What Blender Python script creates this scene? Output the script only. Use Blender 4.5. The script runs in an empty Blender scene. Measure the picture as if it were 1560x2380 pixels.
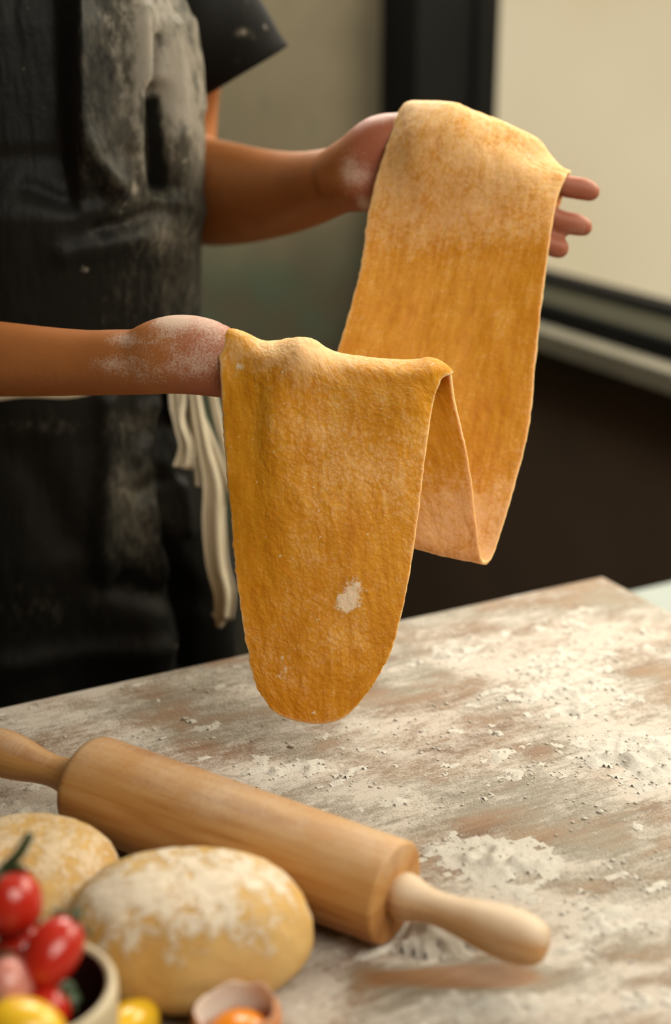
import bpy, math
import numpy as np
from mathutils import Vector

SC = bpy.context.scene
COL = SC.collection

# ---------------------------------------------------------------- camera, world, lights, exposure
CH = 1.45                                   # camera height (m)
PITCH = math.radians(19.4)
SP, CP = math.sin(PITCH), math.cos(PITCH)
F = 50.0 / 36.0 * 2380                      # focal length in pixels of the 1560x2380 frame
cd = bpy.data.cameras.new('camera')
cd.lens = 50; cd.sensor_fit = 'VERTICAL'; cd.sensor_height = 36; cd.sensor_width = 24
cd.clip_start = 0.05
cd.dof.use_dof = True; cd.dof.focus_distance = 1.075; cd.dof.aperture_fstop = 2.6
cam = bpy.data.objects.new('camera', cd); COL.objects.link(cam)
cam.location = (0, 0, CH); cam.rotation_euler = (math.pi / 2 - PITCH, 0, 0)
SC.camera = cam

W = bpy.data.worlds.new('world'); SC.world = W; W.use_nodes = True
wn = W.node_tree; wn.nodes.clear()
wo = wn.nodes.new('ShaderNodeOutputWorld'); wb = wn.nodes.new('ShaderNodeBackground')
wc = wn.nodes.new('ShaderNodeTexCoord'); wt = wn.nodes.new('ShaderNodeTexNoise'); wr = wn.nodes.new('ShaderNodeValToRGB')
wt.inputs['Scale'].default_value = 5.0; wt.inputs['Detail'].default_value = 2.0
wr.color_ramp.elements[0].position = 0.3; wr.color_ramp.elements[0].color = (0.67, 0.56, 0.35, 1)
wr.color_ramp.elements[1].position = 0.7; wr.color_ramp.elements[1].color = (0.80, 0.69, 0.48, 1)
wn.links.new(wc.outputs['Generated'], wt.inputs['Vector']); wn.links.new(wt.outputs['Fac'], wr.inputs['Fac'])
wn.links.new(wr.outputs['Color'], wb.inputs['Color']); wn.links.new(wb.outputs[0], wo.inputs[0])
wb.inputs['Strength'].default_value = 1.0


def area(name, loc, target, sx, sy, power, color):
    l = bpy.data.lights.new(name, 'AREA'); l.shape = 'RECTANGLE'; l.size = sx; l.size_y = sy
    l.energy = power; l.color = color
    o = bpy.data.objects.new(name, l); COL.objects.link(o); o.location = loc
    d = Vector(target) - Vector(loc); o.rotation_euler = d.to_track_quat('-Z', 'Y').to_euler()
    return o


area('daylight_through_window', (1.15, 1.75, 2.15), (-0.05, 1.05, 1.05), 1.5, 0.9, 40, (1.0, 0.94, 0.80))
area('overhead_back_light', (-0.05, 2.45, 2.35), (0.10, 1.0, 1.0), 1.2, 0.8, 46, (1.0, 0.95, 0.84))  # added overhead light below the solid ceiling; no roof opening
area('added_room_fill', (0.85, -0.05, 2.55), (0.0, 1.1, 1.0), 1.3, 1.1, 35, (1.0, 0.94, 0.82))  # added fill lamp inside the room

SC.view_settings.view_transform = 'Standard'; SC.view_settings.look = 'None'
SC.view_settings.gamma = 1.0; SC.view_settings.use_curve_mapping = False
SC.view_settings.exposure = 0.0
try:
    SC.cycles.use_denoising = True
    SC.cycles.use_adaptive_sampling = True; SC.cycles.adaptive_threshold = 0.03; SC.cycles.max_bounces = 7; SC.cycles.transparent_max_bounces = 8
    SC.cycles.caustics_reflective = False; SC.cycles.caustics_refractive = False
except Exception:
    pass

# ---------------------------------------------------------------- helpers: geometry
rng = np.random.default_rng(7)


def PX(x, y, z):
    """photo pixel + distance along the view axis -> world point"""
    u = (np.asarray(x, float) - 780) / F; v = (np.asarray(y, float) - 1190) / F; z = np.asarray(z, float)
    u, v, z = np.broadcast_arrays(u, v, z)
    return np.stack([u * z, z * (CP - v * SP), CH - z * (SP + v * CP)], -1)


def PT(x, y, h):
    """photo pixel + height -> world point on that horizontal plane"""
    v = (y - 1190) / F
    return PX(x, y, (CH - h) / (SP + v * CP))


def PROJ(P):
    P = np.asarray(P, float); h = P[..., 2] - CH
    zc = P[..., 1] * CP - h * SP
    return 780 + F * P[..., 0] / zc, 1190 - F * (P[..., 1] * SP + h * CP) / zc, zc


def vnoise(x, y, z=None, seed=0):
    """value noise, smooth, about 0..1"""
    r = np.random.default_rng(seed + 1000); N = 64
    lat = r.random((N, N, N if z is not None else 1))
    if z is None:
        z = np.zeros_like(x)
    xi, yi, zi = np.floor(x).astype(int), np.floor(y).astype(int), np.floor(z).astype(int)
    fx, fy, fz = x - xi, y - yi, z - zi
    s = lambda t: t * t * (3 - 2 * t)
    fx, fy, fz = s(fx), s(fy), s(fz)
    M = lat.shape[2]
    g = lambda a, b, c: lat[(xi + a) % N, (yi + b) % N, (zi + c) % M]
    c00 = g(0, 0, 0) * (1 - fx) + g(1, 0, 0) * fx; c10 = g(0, 1, 0) * (1 - fx) + g(1, 1, 0) * fx
    c0 = c00 * (1 - fy) + c10 * fy
    if M == 1:
        return c0
    c01 = g(0, 0, 1) * (1 - fx) + g(1, 0, 1) * fx; c11 = g(0, 1, 1) * (1 - fx) + g(1, 1, 1) * fx
    return c0 * (1 - fz) + (c01 * (1 - fy) + c11 * fy) * fz


def fbm(x, y, z=None, seed=0, octv=4, gain=0.5):
    t = 0; a = 1.0; n = 0
    for k in range(octv):
        s = 2.0 ** k
        t = t + a * vnoise(x * s, y * s, None if z is None else z * s, seed + k); n += a; a *= gain
    return t / n


def sstep(a, b, x):
    t = np.clip((x - a) / (b - a), 0, 1)
    return t * t * (3 - 2 * t)


def catmull(P, n):
    """resample polyline P (k,d) to n points by chord length, Catmull-Rom"""
    P = np.asarray(P, float); k = len(P)
    d = np.r_[0, np.cumsum(np.linalg.norm(np.diff(P, axis=0), axis=1))]
    t = np.linspace(0, d[-1], n); i = np.clip(np.searchsorted(d, t, 'right') - 1, 0, k - 2)
    return _cr(P, i, (t - d[i]) / (d[i + 1] - d[i]))


def _cr(P, i, f):
    k = len(P); sh = (-1,) + (1,) * (P.ndim - 1); f = f.reshape(sh)
    p1, p2 = P[i], P[i + 1]
    p0 = np.where((i > 0).reshape(sh), P[np.maximum(i - 1, 0)], 2 * p1 - p2)
    p3 = np.where((i < k - 2).reshape(sh), P[np.minimum(i + 2, k - 1)], 2 * p2 - p1)
    return 0.5 * (2 * p1 + (p2 - p0) * f + (2 * p0 - 5 * p1 + 4 * p2 - p3) * f ** 2 + (3 * p1 - p0 - 3 * p2 + p3) * f ** 3)


def grid_faces(nr, nc, wrap=False):
    i, j = np.meshgrid(np.arange(nr - 1), np.arange(nc if wrap else nc - 1), indexing='ij')
    j2 = (j + 1) % nc
    return np.stack([i * nc + j, i * nc + j2, (i + 1) * nc + j2, (i + 1) * nc + j], -1).reshape(-1, 4)


def add_obj(name, me, mat=None, parent=None, smooth=True):
    if mat is not None:
        me.materials.append(mat)
    if smooth:
        me.polygons.foreach_set('use_smooth', np.ones(len(me.polygons), bool))
    o = bpy.data.objects.new(name, me); COL.objects.link(o)
    if parent is not None:
        o.parent = parent
    return o


def mesh(name, V, Fc, mat=None, parent=None, smooth=True, attrs=None):
    """world-space vertices; made relative to a parent Empty's location"""
    V = np.asarray(V, float).reshape(-1, 3)
    p = parent; off = np.zeros(3)
    while p is not None:
        off += np.array(p.location); p = p.parent
    me = bpy.data.meshes.new(name)
    me.from_pydata((V - off).tolist(), [], [tuple(int(a) for a in f) for f in Fc])
    me.update()
    for k, a in (attrs or {}).items():
        a = np.asarray(a, np.float32)
        if a.ndim == 1:
            me.attributes.new(k, 'FLOAT', 'POINT').data.foreach_set('value', a)
        else:
            me.attributes.new(k, 'FLOAT_VECTOR', 'POINT').data.foreach_set('vector', a.ravel())
    return add_obj(name, me, mat, parent, smooth)


def tag(o, label=None, cat=None, group=None, kind=None):
    for k, v in (('label', label), ('category', cat), ('group', group), ('kind', kind)):
        if v:
            o[k] = v
    return o


def thing(name, label, cat, loc, group=None):
    o = bpy.data.objects.new(name, None); COL.objects.link(o); o.location = loc; o.empty_display_size = 0.05
    return tag(o, label, cat, group)


def box_local(lo, hi, fr):
    """eight corners in a local frame mapped by fr(a,b,c); returns V, F"""
    (x0, y0, z0), (x1, y1, z1) = lo, hi
    V = [fr(*c) for c in ((x0, y0, z0), (x1, y0, z0), (x1, y1, z0), (x0, y1, z0), (x0, y0, z1), (x1, y0, z1), (x1, y1, z1), (x0, y1, z1))]
    Fc = [(0, 3, 2, 1), (4, 5, 6, 7), (0, 1, 5, 4), (1, 2, 6, 5), (2, 3, 7, 6), (3, 0, 4, 7)]
    return V, Fc


def boxes(name, lst, fr, mat, parent=None, bevel=0.0):
    V, Fc = [], []
    for lo, hi in lst:
        v, f = box_local(lo, hi, fr); n = len(V); V += v; Fc += [tuple(i + n for i in q) for q in f]
    o = mesh(name, V, Fc, mat, parent, smooth=False)
    import bmesh
    bm = bmesh.new(); bm.from_mesh(o.data); bmesh.ops.recalc_face_normals(bm, faces=bm.faces); bm.to_mesh(o.data); bm.free()
    if bevel:
        m = o.modifiers.new('bevel', 'BEVEL'); m.width = bevel; m.segments = 2
    return o


def frame_axis(d):
    d = np.asarray(d, float); d = d / np.linalg.norm(d)
    a = np.cross(d, (0, 0, 1.0))
    if np.linalg.norm(a) < 1e-4:
        a = np.array((1.0, 0, 0))
    a = a / np.linalg.norm(a); return d, a, np.cross(d, a)


def lathe(origin, axis, prof, n=40):
    """prof: (distance along axis, radius); capped"""
    d, a, b = frame_axis(axis); o = np.asarray(origin, float)
    th = np.linspace(0, 2 * math.pi, n, endpoint=False)
    V = np.concatenate([o + d * s + r * (np.cos(th)[:, None] * a + np.sin(th)[:, None] * b) for s, r in prof])
    Fc = [tuple(f) for f in grid_faces(len(prof), n, True)]
    Fc.append(tuple(range(n - 1, -1, -1))); k = (len(prof) - 1) * n; Fc.append(tuple(range(k, k + n)))
    return V, Fc


def tube(pts, rad, n=10):
    P = np.asarray(pts, float); V = []
    for i in range(len(P)):
        t = P[min(i + 1, len(P) - 1)] - P[max(i - 1, 0)]; d, a, b = frame_axis(t)
        th = np.linspace(0, 2 * math.pi, n, endpoint=False)
        V.append(P[i] + rad[i] * (np.cos(th)[:, None] * a + np.sin(th)[:, None] * b))
    Fc = [tuple(f) for f in grid_faces(len(P), n, True)] + [tuple(range(n)), tuple(range(len(P) * n - n, len(P) * n))]
    return np.concatenate(V), Fc


_th = np.linspace(0, math.pi, 13)[1:-1]; _ph = np.linspace(0, 2 * math.pi, 20, endpoint=False)
_ring = np.array([[math.sin(t) * math.cos(p), math.sin(t) * math.sin(p), math.cos(t)] for t in _th for p in _ph])
SPH_V = np.vstack([_ring, [(0, 0, 1), (0, 0, -1)]])
_nr = len(_ring)
SPH_F = [tuple(f[::-1]) for f in grid_faces(11, 20, True)] + [(_nr, (j + 1) % 20, j)[::-1] for j in range(20)] + [(_nr + 1, _nr - 20 + j, _nr - 20 + (j + 1) % 20)[::-1] for j in range(20)]


class Blob:
    """overlapping ellipsoids, melted into one skin by a voxel remesh"""
    def __init__(s): s.V, s.F, s.n = [], [], 0

    def ell(s, c, r, axes=None):
        v = SPH_V * np.asarray(r, float)
        if axes is not None:
            v = v @ np.asarray(axes, float)
        s.V.append(v + np.asarray(c, float)); s.F += [tuple(i + s.n for i in f) for f in SPH_F]; s.n += len(SPH_V)

    def chain(s, pts, rad, squash=None):
        pts = np.asarray(pts, float); rad = np.asarray(rad, float)
        L = np.linalg.norm(np.diff(pts, axis=0), axis=1).sum(); n = max(3, int(L / (rad.min() * 0.30)))
        Q = catmull(np.c_[pts, rad], n)
        for q in Q:
            s.ell(q[:3], (q[3],) * 3)

    def px(s, lst):
        """list of (x, y, z, radius in px)"""
        a = np.array(lst, float)
        s.chain(PX(a[:, 0], a[:, 1], a[:, 2]), a[:, 3] * a[:, 2] / F)

    def build(s, voxel, smooth_n=6):
        me = bpy.data.meshes.new('tmp'); me.from_pydata(np.concatenate(s.V).tolist(), [], s.F); me.update()
        o = bpy.data.objects.new('tmp', me); COL.objects.link(o)
        m = o.modifiers.new('r', 'REMESH'); m.mode = 'VOXEL'; m.voxel_size = voxel
        k = o.modifiers.new('s', 'SMOOTH'); k.iterations = smooth_n; k.factor = 0.5
        dg = bpy.context.evaluated_depsgraph_get(); dg.update()
        r = bpy.data.meshes.new_from_object(o.evaluated_get(dg))
        bpy.data.objects.remove(o); bpy.data.meshes.remove(me)
        V = np.empty(len(r.vertices) * 3); r.vertices.foreach_get('co', V)
        Fc = [tuple(p.vertices) for p in r.polygons]
        bpy.data.meshes.remove(r)
        return V.reshape(-1, 3), Fc


# ---------------------------------------------------------------- helpers: materials
class Mat:
    def __init__(s, name):
        s.m = bpy.data.materials.new(name); s.m.use_nodes = True; s.t = s.m.node_tree
        s.b = s.t.nodes['Principled BSDF']; s.out = s.t.nodes['Material Output']

    def n(s, typ, **kw):
        nd = s.t.nodes.new(typ)
        for k, v in kw.items():
            if k in nd.inputs:
                s.put(nd.inputs[k], v)
            else:
                setattr(nd, k, v)
        return nd

    def put(s, inp, v):
        if hasattr(v, 'is_output') or isinstance(v, bpy.types.NodeSocket):
            s.t.links.new(v, inp)
        elif isinstance(v, (tuple, list)) and len(v) == 3 and inp.type == 'RGBA':
            inp.default_value = (*v, 1)
        else:
            inp.default_value = v

    def set(s, **kw):
        for k, v in kw.items():
            s.put(s.b.inputs[k.replace('_', ' ')], v)

    def coord(s, kind='Object', scale=(1, 1, 1), rot=(0, 0, 0), vec=None):
        v = vec if vec is not None else s.n('ShaderNodeTexCoord').outputs[kind]
        mp = s.n('ShaderNodeMapping'); s.put(mp.inputs['Vector'], v)
        mp.inputs['Scale'].default_value = scale; mp.inputs['Rotation'].default_value = rot
        return mp.outputs[0]

    def attr(s, name, out='Fac'):
        a = s.n('ShaderNodeAttribute'); a.attribute_name = name; return a.outputs[out]

    def noise(s, vec, scale, detail=4, rough=0.55, dist=0.0):
        return s.n('ShaderNodeTexNoise', Vector=vec, Scale=scale, Detail=detail, Roughness=rough, Distortion=dist).outputs['Fac']

    def voronoi(s, vec, scale, feature='F1'):
        nd = s.n('ShaderNodeTexVoronoi', feature=feature); s.put(nd.inputs['Vector'], vec); nd.inputs['Scale'].default_value = scale
        return nd.outputs['Distance']

    def math(s, op, a, b=0.0, c=None, clamp=False):
        nd = s.n('ShaderNodeMath', operation=op, use_clamp=clamp); s.put(nd.inputs[0], a); s.put(nd.inputs[1], b)
        if c is not None:
            s.put(nd.inputs[2], c)
        return nd.outputs[0]

    def step(s, x, a, b, lo=0.0, hi=1.0):
        nd = s.n('ShaderNodeMapRange', interpolation_type='SMOOTHSTEP'); s.put(nd.inputs['Value'], x)
        s.put(nd.inputs['From Min'], a); s.put(nd.inputs['From Max'], b)
        nd.inputs['To Min'].default_value = lo; nd.inputs['To Max'].default_value = hi
        return nd.outputs['Result']

    def mix(s, f, a, b):
        nd = s.n('ShaderNodeMix', data_type='RGBA')
        s.put(nd.inputs[0], f)
        s.put(nd.inputs[6], a if not isinstance(a, tuple) else (*a, 1)); s.put(nd.inputs[7], b if not isinstance(b, tuple) else (*b, 1))
        return nd.outputs[2]

    def ramp(s, f, stops):
        nd = s.n('ShaderNodeValToRGB'); s.put(nd.inputs[0], f); e = nd.color_ramp.elements
        while len(e) < len(stops):
            e.new(0.5)
        for q, (p, c) in zip(e, stops):
            q.position = p; q.color = (*c, 1)
        return nd.outputs[0]

    def bump(s, h, strength=0.5, dist=0.002, prev=None):
        nd = s.n('ShaderNodeBump'); s.put(nd.inputs['Height'], h); nd.inputs['Strength'].default_value = strength
        nd.inputs['Distance'].default_value = dist
        if prev is not None:
            s.put(nd.inputs['Normal'], prev)
        return nd.outputs[0]


def plain(name, color, rough=0.6, var=0.12, scale=20.0, bump=0.15, **kw):
    M = Mat(name); c = M.coord()
    f = M.noise(c, scale, 5)
    M.set(Base_Color=M.mix(f, tuple(x * (1 - var * 2) for x in color), tuple(min(1, x * (1 + var * 2)) for x in color)), Roughness=rough)
    if bump:
        M.set(Normal=M.bump(M.noise(c, scale * 8, 3), bump, 0.002))
    for k, v in kw.items():
        M.set(**{k: v})
    return M.m


FLOUR = (0.71, 0.68, 0.605)

# ---------------------------------------------------------------- plan directions
S = np.array([0.884, 0.467, 0.0]); S /= np.linalg.norm(S)            # along the table's back edge, to the window wall
D = np.array([-S[1], S[0], 0.0])                                     # along the window wall, away from the camera
UP = np.array([0, 0, 1.0])
Q = np.array([0.117, 2.90, 0.0])                                      # corner of back wall and window wall


def room(s, n, h):
    """s: from the corner along the window wall towards the camera, n: into the room, h: height"""
    return Q - s * D - n * S + h * UP


# ---------------------------------------------------------------- room
def m_backwall():
    M = Mat('olive_plaster'); c = M.coord()
    a = M.noise(c, 2.2, 4); b = M.noise(c, 9.0, 5)
    col = M.ramp(a, [(0.35, (0.095, 0.080, 0.044)), (0.65, (0.165, 0.136, 0.083))])
    col = M.mix(M.math('MULTIPLY', M.step(b, 0.55, 0.75), 0.45), col, (0.050, 0.062, 0.034))
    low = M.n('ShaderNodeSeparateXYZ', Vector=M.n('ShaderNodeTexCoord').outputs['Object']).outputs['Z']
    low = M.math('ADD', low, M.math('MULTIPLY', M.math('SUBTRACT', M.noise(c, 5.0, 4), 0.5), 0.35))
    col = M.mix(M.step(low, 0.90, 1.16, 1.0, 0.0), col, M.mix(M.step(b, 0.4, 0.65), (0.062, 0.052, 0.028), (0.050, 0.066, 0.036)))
    M.set(Base_Color=col, Roughness=0.75, Normal=M.bump(b, 0.2, 0.004)); return M.m


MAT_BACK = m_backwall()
MAT_RWALL = plain('dark_brown_paint', (0.090, 0.057, 0.035), 0.7, 0.15, 6, 0.2)
MAT_FLOOR = plain('dark_floor', (0.030, 0.022, 0.016), 0.55, 0.3, 5, 0.2)
MAT_CEIL = plain('ceiling_paint', (0.42, 0.38, 0.31), 0.8, 0.08, 5, 0.1)
MAT_BLACK = plain('black_metal', (0.005, 0.005, 0.0045), 0.6, 0.2, 10, 0.1, Specular_IOR_Level=0.12)
MAT_SILL = plain('grey_stone_sill', (0.15, 0.135, 0.095), 0.6, 0.15, 14, 0.2)
RS, RN, RH = 4.4, 3.6, 2.8
tag(boxes('floor', [((-0.2, -0.2, -0.1), (RS + 0.2, RN + 0.2, 0))], room, MAT_FLOOR), 'dark floor beneath the table', kind='structure')
tag(boxes('ceiling', [((-0.2, -0.2, RH), (RS + 0.2, RN + 0.2, RH + 0.1))], room, MAT_CEIL), kind='structure')
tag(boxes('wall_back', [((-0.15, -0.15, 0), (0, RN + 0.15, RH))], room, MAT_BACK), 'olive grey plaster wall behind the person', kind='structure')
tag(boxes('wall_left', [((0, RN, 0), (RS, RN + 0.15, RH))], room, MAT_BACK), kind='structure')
tag(boxes('wall_front', [((RS, -0.15, 0), (RS + 0.15, RN + 0.15, RH))], room, MAT_CEIL), kind='structure')
WS0, WS1, WH0, WH1 = 0.36, 2.6, 0.99, 2.45
tag(boxes('wall_right', [((0, -0.15, 0), (RS, 0, 0.935)), ((0, -0.15, WH1), (RS, 0, RH)), ((0, -0.15, 0.935), (0.01, 0, WH1)), ((WS1, -0.15, 0.935), (RS, 0, WH1))], room, MAT_RWALL),
    'dark brown wall under the window', kind='structure')

win = tag(bpy.data.objects.new('window_1', None), 'large window in a black frame, cream daylight outside', kind='structure')
COL.objects.link(win); win.location = tuple(room(0.4, 0, 0.93))
boxes('window_jamb', [((0.001, -0.15, 0.94), (0.135, 0.035, WH1)), ((0.135, -0.13, 0.94), (0.150, -0.09, WH1))], room, MAT_BLACK, win, 0.004)
boxes('window_jamb', [((WS1 - 0.12, -0.15, 0.94), (WS1, 0.03, WH1))], room, MAT_BLACK, win, 0.004)
boxes('window_frame', [((0.135, -0.078, 0.94), (WS1 - 0.12, 0.025, 0.980)), ((0.135, -0.15, WH1 - 0.06), (WS1 - 0.12, 0.025, WH1))], room, MAT_BLACK, win, 0.003)
MAT_LIT_LEDGE = plain('lit_rail_top', (0.030, 0.029, 0.018), 0.7, 0.15, 10, 0.1, Specular_IOR_Level=0.1)  # lighter than the frame: light on the rail's top painted in
boxes('window_ledge_lit', [((0.135, -0.077, 0.9795), (WS1 - 0.12, 0.018, 0.982))], room, MAT_LIT_LEDGE, win)
boxes('window_sash', [((0.135, -0.13, 0.94), (WS1 - 0.12, -0.08, 0.998))], room, MAT_BLACK, win, 0.003)
Mg = Mat('window_glass')
tr = Mg.n('ShaderNodeBsdfTransparent'); gl = Mg.n('ShaderNodeBsdfGlossy'); gl.inputs['Roughness'].default_value = 0.03
mx = Mg.n('ShaderNodeMixShader'); mx.inputs[0].default_value = 0.05
tr.inputs[0].default_value = (0.98, 0.97, 0.95, 1)
Mg.put(mx.inputs[1], tr.outputs[0]); Mg.put(mx.inputs[2], gl.outputs[0]); Mg.put(Mg.out.inputs[0], mx.outputs[0])
boxes('window_pane', [((0.145, -0.107, 0.995), (WS1 - 0.12, -0.103, WH1 - 0.06))], room, Mg.m, win)
tag(boxes('trim_1', [((0.01, 0.0, 0.912), (WS1 + 0.05, 0.065, 0.948))], room, MAT_SILL, None, 0.004), 'grey stone window sill along the dark wall', kind='structure')

# ---------------------------------------------------------------- table
TH = 0.90
K = PT(1400, 1334, TH); TL, TD, TT = 1.75, 0.95, 0.045


def tab(a, d, h):
    """a: along the back edge from the far corner to the left, d: from the back edge towards the camera, h: height over the top"""
    return K - a * S - d * D + h * UP


FL = [  # flour blobs and the handle's painted shadow: x, y, rx, ry, amount
    (1470, 1735, 110, 50, .75), (1530, 1790, 80, 50, .7), (1180, 1545, 150, 40, .38), (1330, 1605, 110, 50, .45), (1035, 1530, 60, 14, .4), (1480, 1470, 130, 45, .25),
    (1300, 1500, 120, 30, .3), (1340, 1650, 40, 30, .4), (750, 1790, 90, 22, .42), (600, 1785, 80, 22, .4), (860, 1840, 90, 25, .3), (980, 1880, 90, 35, .35), (1180, 2010, 110, 28, .5), (1060, 1965, 70, 20, .3),
    (1220, 2090, 80, 25, .5), (1000, 2215, 110, 35, .5), (1400, 2140, 130, 45, .45), (1300, 2230, 60, 45, .3), (1480, 2330, 100, 35, .5), (760, 2290, 70, 45, .4), (700, 2350, 60, 40, .4),
    (50, 1650, 90, 25, .45), (190, 1600, 70, 18, .35), (320, 1580, 40, 14, .2), (70, 1840, 90, 40, .3), (40, 1900, 80, 30, .3), (300, 1690, 120, 12, .2), (560, 1600, 70, 14, .25),
    (1260, 2345, 110, 25, .4), (1050, 2350, 120, 30, .3), (1100, 1700, 200, 30, .1), (900, 1700, 120, 25, .15), (1180, 1770, 130, 25, .22), (860, 1745, 60, 10, .2),
    (1130, 1900, 190, 45, -.32), (880, 1610, 110, 22, -.30), (1260, 1750, 120, 28, -.15), (1090, 2268, 190, 30, -1.0), (600, 2360, 60, 30, .4), (1200, 2320, 200, 14, .4), (1480, 2250, 120, 14, .4), (1500, 2210, 90, 40, -.15), (430, 1650, 130, 30, -.28), (1400, 1385, 130, 30, -.22),  # strongest negative blob paints the handle's shadow along with bare wood
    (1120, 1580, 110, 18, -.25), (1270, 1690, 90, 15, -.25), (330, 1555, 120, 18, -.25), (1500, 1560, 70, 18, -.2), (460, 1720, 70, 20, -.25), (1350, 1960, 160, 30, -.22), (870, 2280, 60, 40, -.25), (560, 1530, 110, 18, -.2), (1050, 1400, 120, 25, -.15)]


def flour_amount(x, y):
    f = np.full_like(x, 0.50)
    for cx, cy, rx, ry, a in FL:
        f += a * np.exp(-((x - cx) / rx) ** 2 - ((y - cy) / ry) ** 2)
    return f


def m_table():
    M = Mat('floured_worn_wood')
    uv = M.attr('suv', 'Vector'); am = M.attr('flour')
    st = M.coord(vec=uv, scale=(3.0, 40.0, 1)); st2 = M.coord(vec=uv, scale=(10, 110, 1))
    g1 = M.noise(st, 1.6, 6, 0.6, 0.6); g2 = M.noise(st2, 2.0, 5, 0.6)
    col = M.ramp(g1, [(0.30, (0.16, 0.085, 0.040)), (0.48, (0.27, 0.165, 0.09)), (0.66, (0.33, 0.25, 0.165))])
    col = M.mix(M.step(M.noise(M.coord(vec=uv, scale=(5, 10, 1)), 1.5, 4), 0.42, 0.58), col, M.ramp(g2, [(0.3, (0.215, 0.180, 0.125)), (0.7, (0.35, 0.31, 0.24))]))
    red = M.step(M.noise(M.coord(vec=uv, scale=(11, 34, 1)), 1.0, 4), 0.60, 0.72)
    col = M.mix(M.math('MULTIPLY', red, 0.7), col, (0.27, 0.125, 0.055))
    col = M.mix(M.math('MULTIPLY', M.step(g2, 0.60, 0.75), 0.6), col, (0.09, 0.055, 0.030))
    col = M.mix(M.step(am, 0.0, 0.34, 0.9, 0.0), col, M.mix(g2, (0.20, 0.085, 0.028), (0.33, 0.165, 0.065)))  # redder bare wood; also deepens the painted shadow under the handle
    big = M.noise(M.coord(vec=uv, scale=(15, 30, 1)), 1.0, 8, 0.68, 0.3)
    fine = M.noise(M.coord(vec=uv, scale=(110, 190, 1)), 1.0, 6, 0.7)
    spk = M.noise(M.coord(vec=uv, scale=(420, 600, 1)), 1.0, 3, 0.6)
    s = M.math('ADD', am, M.math('MULTIPLY', M.math('SUBTRACT', big, 0.5), 1.7))
    s = M.math('ADD', s, M.math('MULTIPLY', M.math('SUBTRACT', fine, 0.5), 1.1))
    s = M.math('ADD', s, M.math('MULTIPLY', M.math('SUBTRACT', spk, 0.5), 0.6))
    s = M.math('ADD', s, M.math('MULTIPLY', M.math('SUBTRACT', g2, 0.5), 0.45))
    dust = M.math('MULTIPLY', M.step(s, 0.20, 0.80), 0.74); thick = M.step(s, 0.66, 1.10)
    f = M.math('MAXIMUM', dust, thick)
    M.set(Base_Color=M.mix(f, col, (0.66, 0.60, 0.53)), Roughness=M.step(f, 0, 1, 0.55, 0.95))
    b1 = M.bump(g1, 0.25, 0.002)
    M.set(Normal=M.bump(M.math('ADD', f, M.math('MULTIPLY', spk, 0.5)), 0.7, 0.0018, b1))
    return M.m


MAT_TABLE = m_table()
MAT_WOODLEG = plain('table_leg_wood', (0.16, 0.09, 0.045), 0.6, 0.2, 12, 0.3)
table = thing('work_table', 'large worn wooden work table dusted all over with white flour', 'table', tuple(K[:2] + (-0.8 * S - 0.5 * D)[:2]) + (0.0,))
na, nd_ = 350, 190
A, B = np.meshgrid(np.linspace(0, TL, na), np.linspace(0, TD, nd_), indexing='ij')
top = tab(A[..., None], B[..., None], 0.0 * A[..., None])
edge = np.minimum.reduce([A, TL - A, B, TD - B])
top[..., 2] -= 0.003 * (1 - sstep(0, 0.008, edge)) - 0.0008 * (fbm(A * 6, B * 40, seed=3) - 0.5)
nn = na * nd_
V = np.vstack([top.reshape(-1, 3), tab(A[..., None], B[..., None], -TT + 0 * A[..., None]).reshape(-1, 3)])
gf = grid_faces(na, nd_)
Fc = [tuple(f) for f in gf] + [tuple(f[::-1] + nn) for f in gf]
ring = [i * nd_ for i in range(na)] + [(na - 1) * nd_ + j for j in range(1, nd_)] + [i * nd_ + nd_ - 1 for i in range(na - 2, -1, -1)] + [j for j in range(nd_ - 2, 0, -1)]
Fc += [(ring[i], ring[(i + 1) % len(ring)], ring[(i + 1) % len(ring)] + nn, ring[i] + nn) for i in range(len(ring))]
px, py, _ = PROJ(V)
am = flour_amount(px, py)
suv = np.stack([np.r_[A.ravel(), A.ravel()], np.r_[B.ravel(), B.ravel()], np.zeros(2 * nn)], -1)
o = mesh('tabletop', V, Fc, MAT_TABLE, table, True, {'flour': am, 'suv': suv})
for a, d in ((0.06, 0.06), (TL - 0.06, 0.06), (0.06, TD - 0.06), (TL - 0.06, TD - 0.06)):
    boxes('leg', [((a - 0.035, d - 0.035, -TH), (a + 0.035, d + 0.035, -TT + 0.002))], tab, MAT_WOODLEG, table, 0.004)
boxes('apron_rail', [((0.05, 0.05, -0.13), (TL - 0.05, 0.07, -TT)), ((0.05, TD - 0.07, -0.13), (TL - 0.05, TD - 0.05, -TT)), ((0.05, 0.07, -0.13), (0.07, TD - 0.07, -TT)), ((TL - 0.07, 0.07, -0.13), (TL - 0.05, TD - 0.07, -TT))], tab, MAT_WOODLEG, table)

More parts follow.
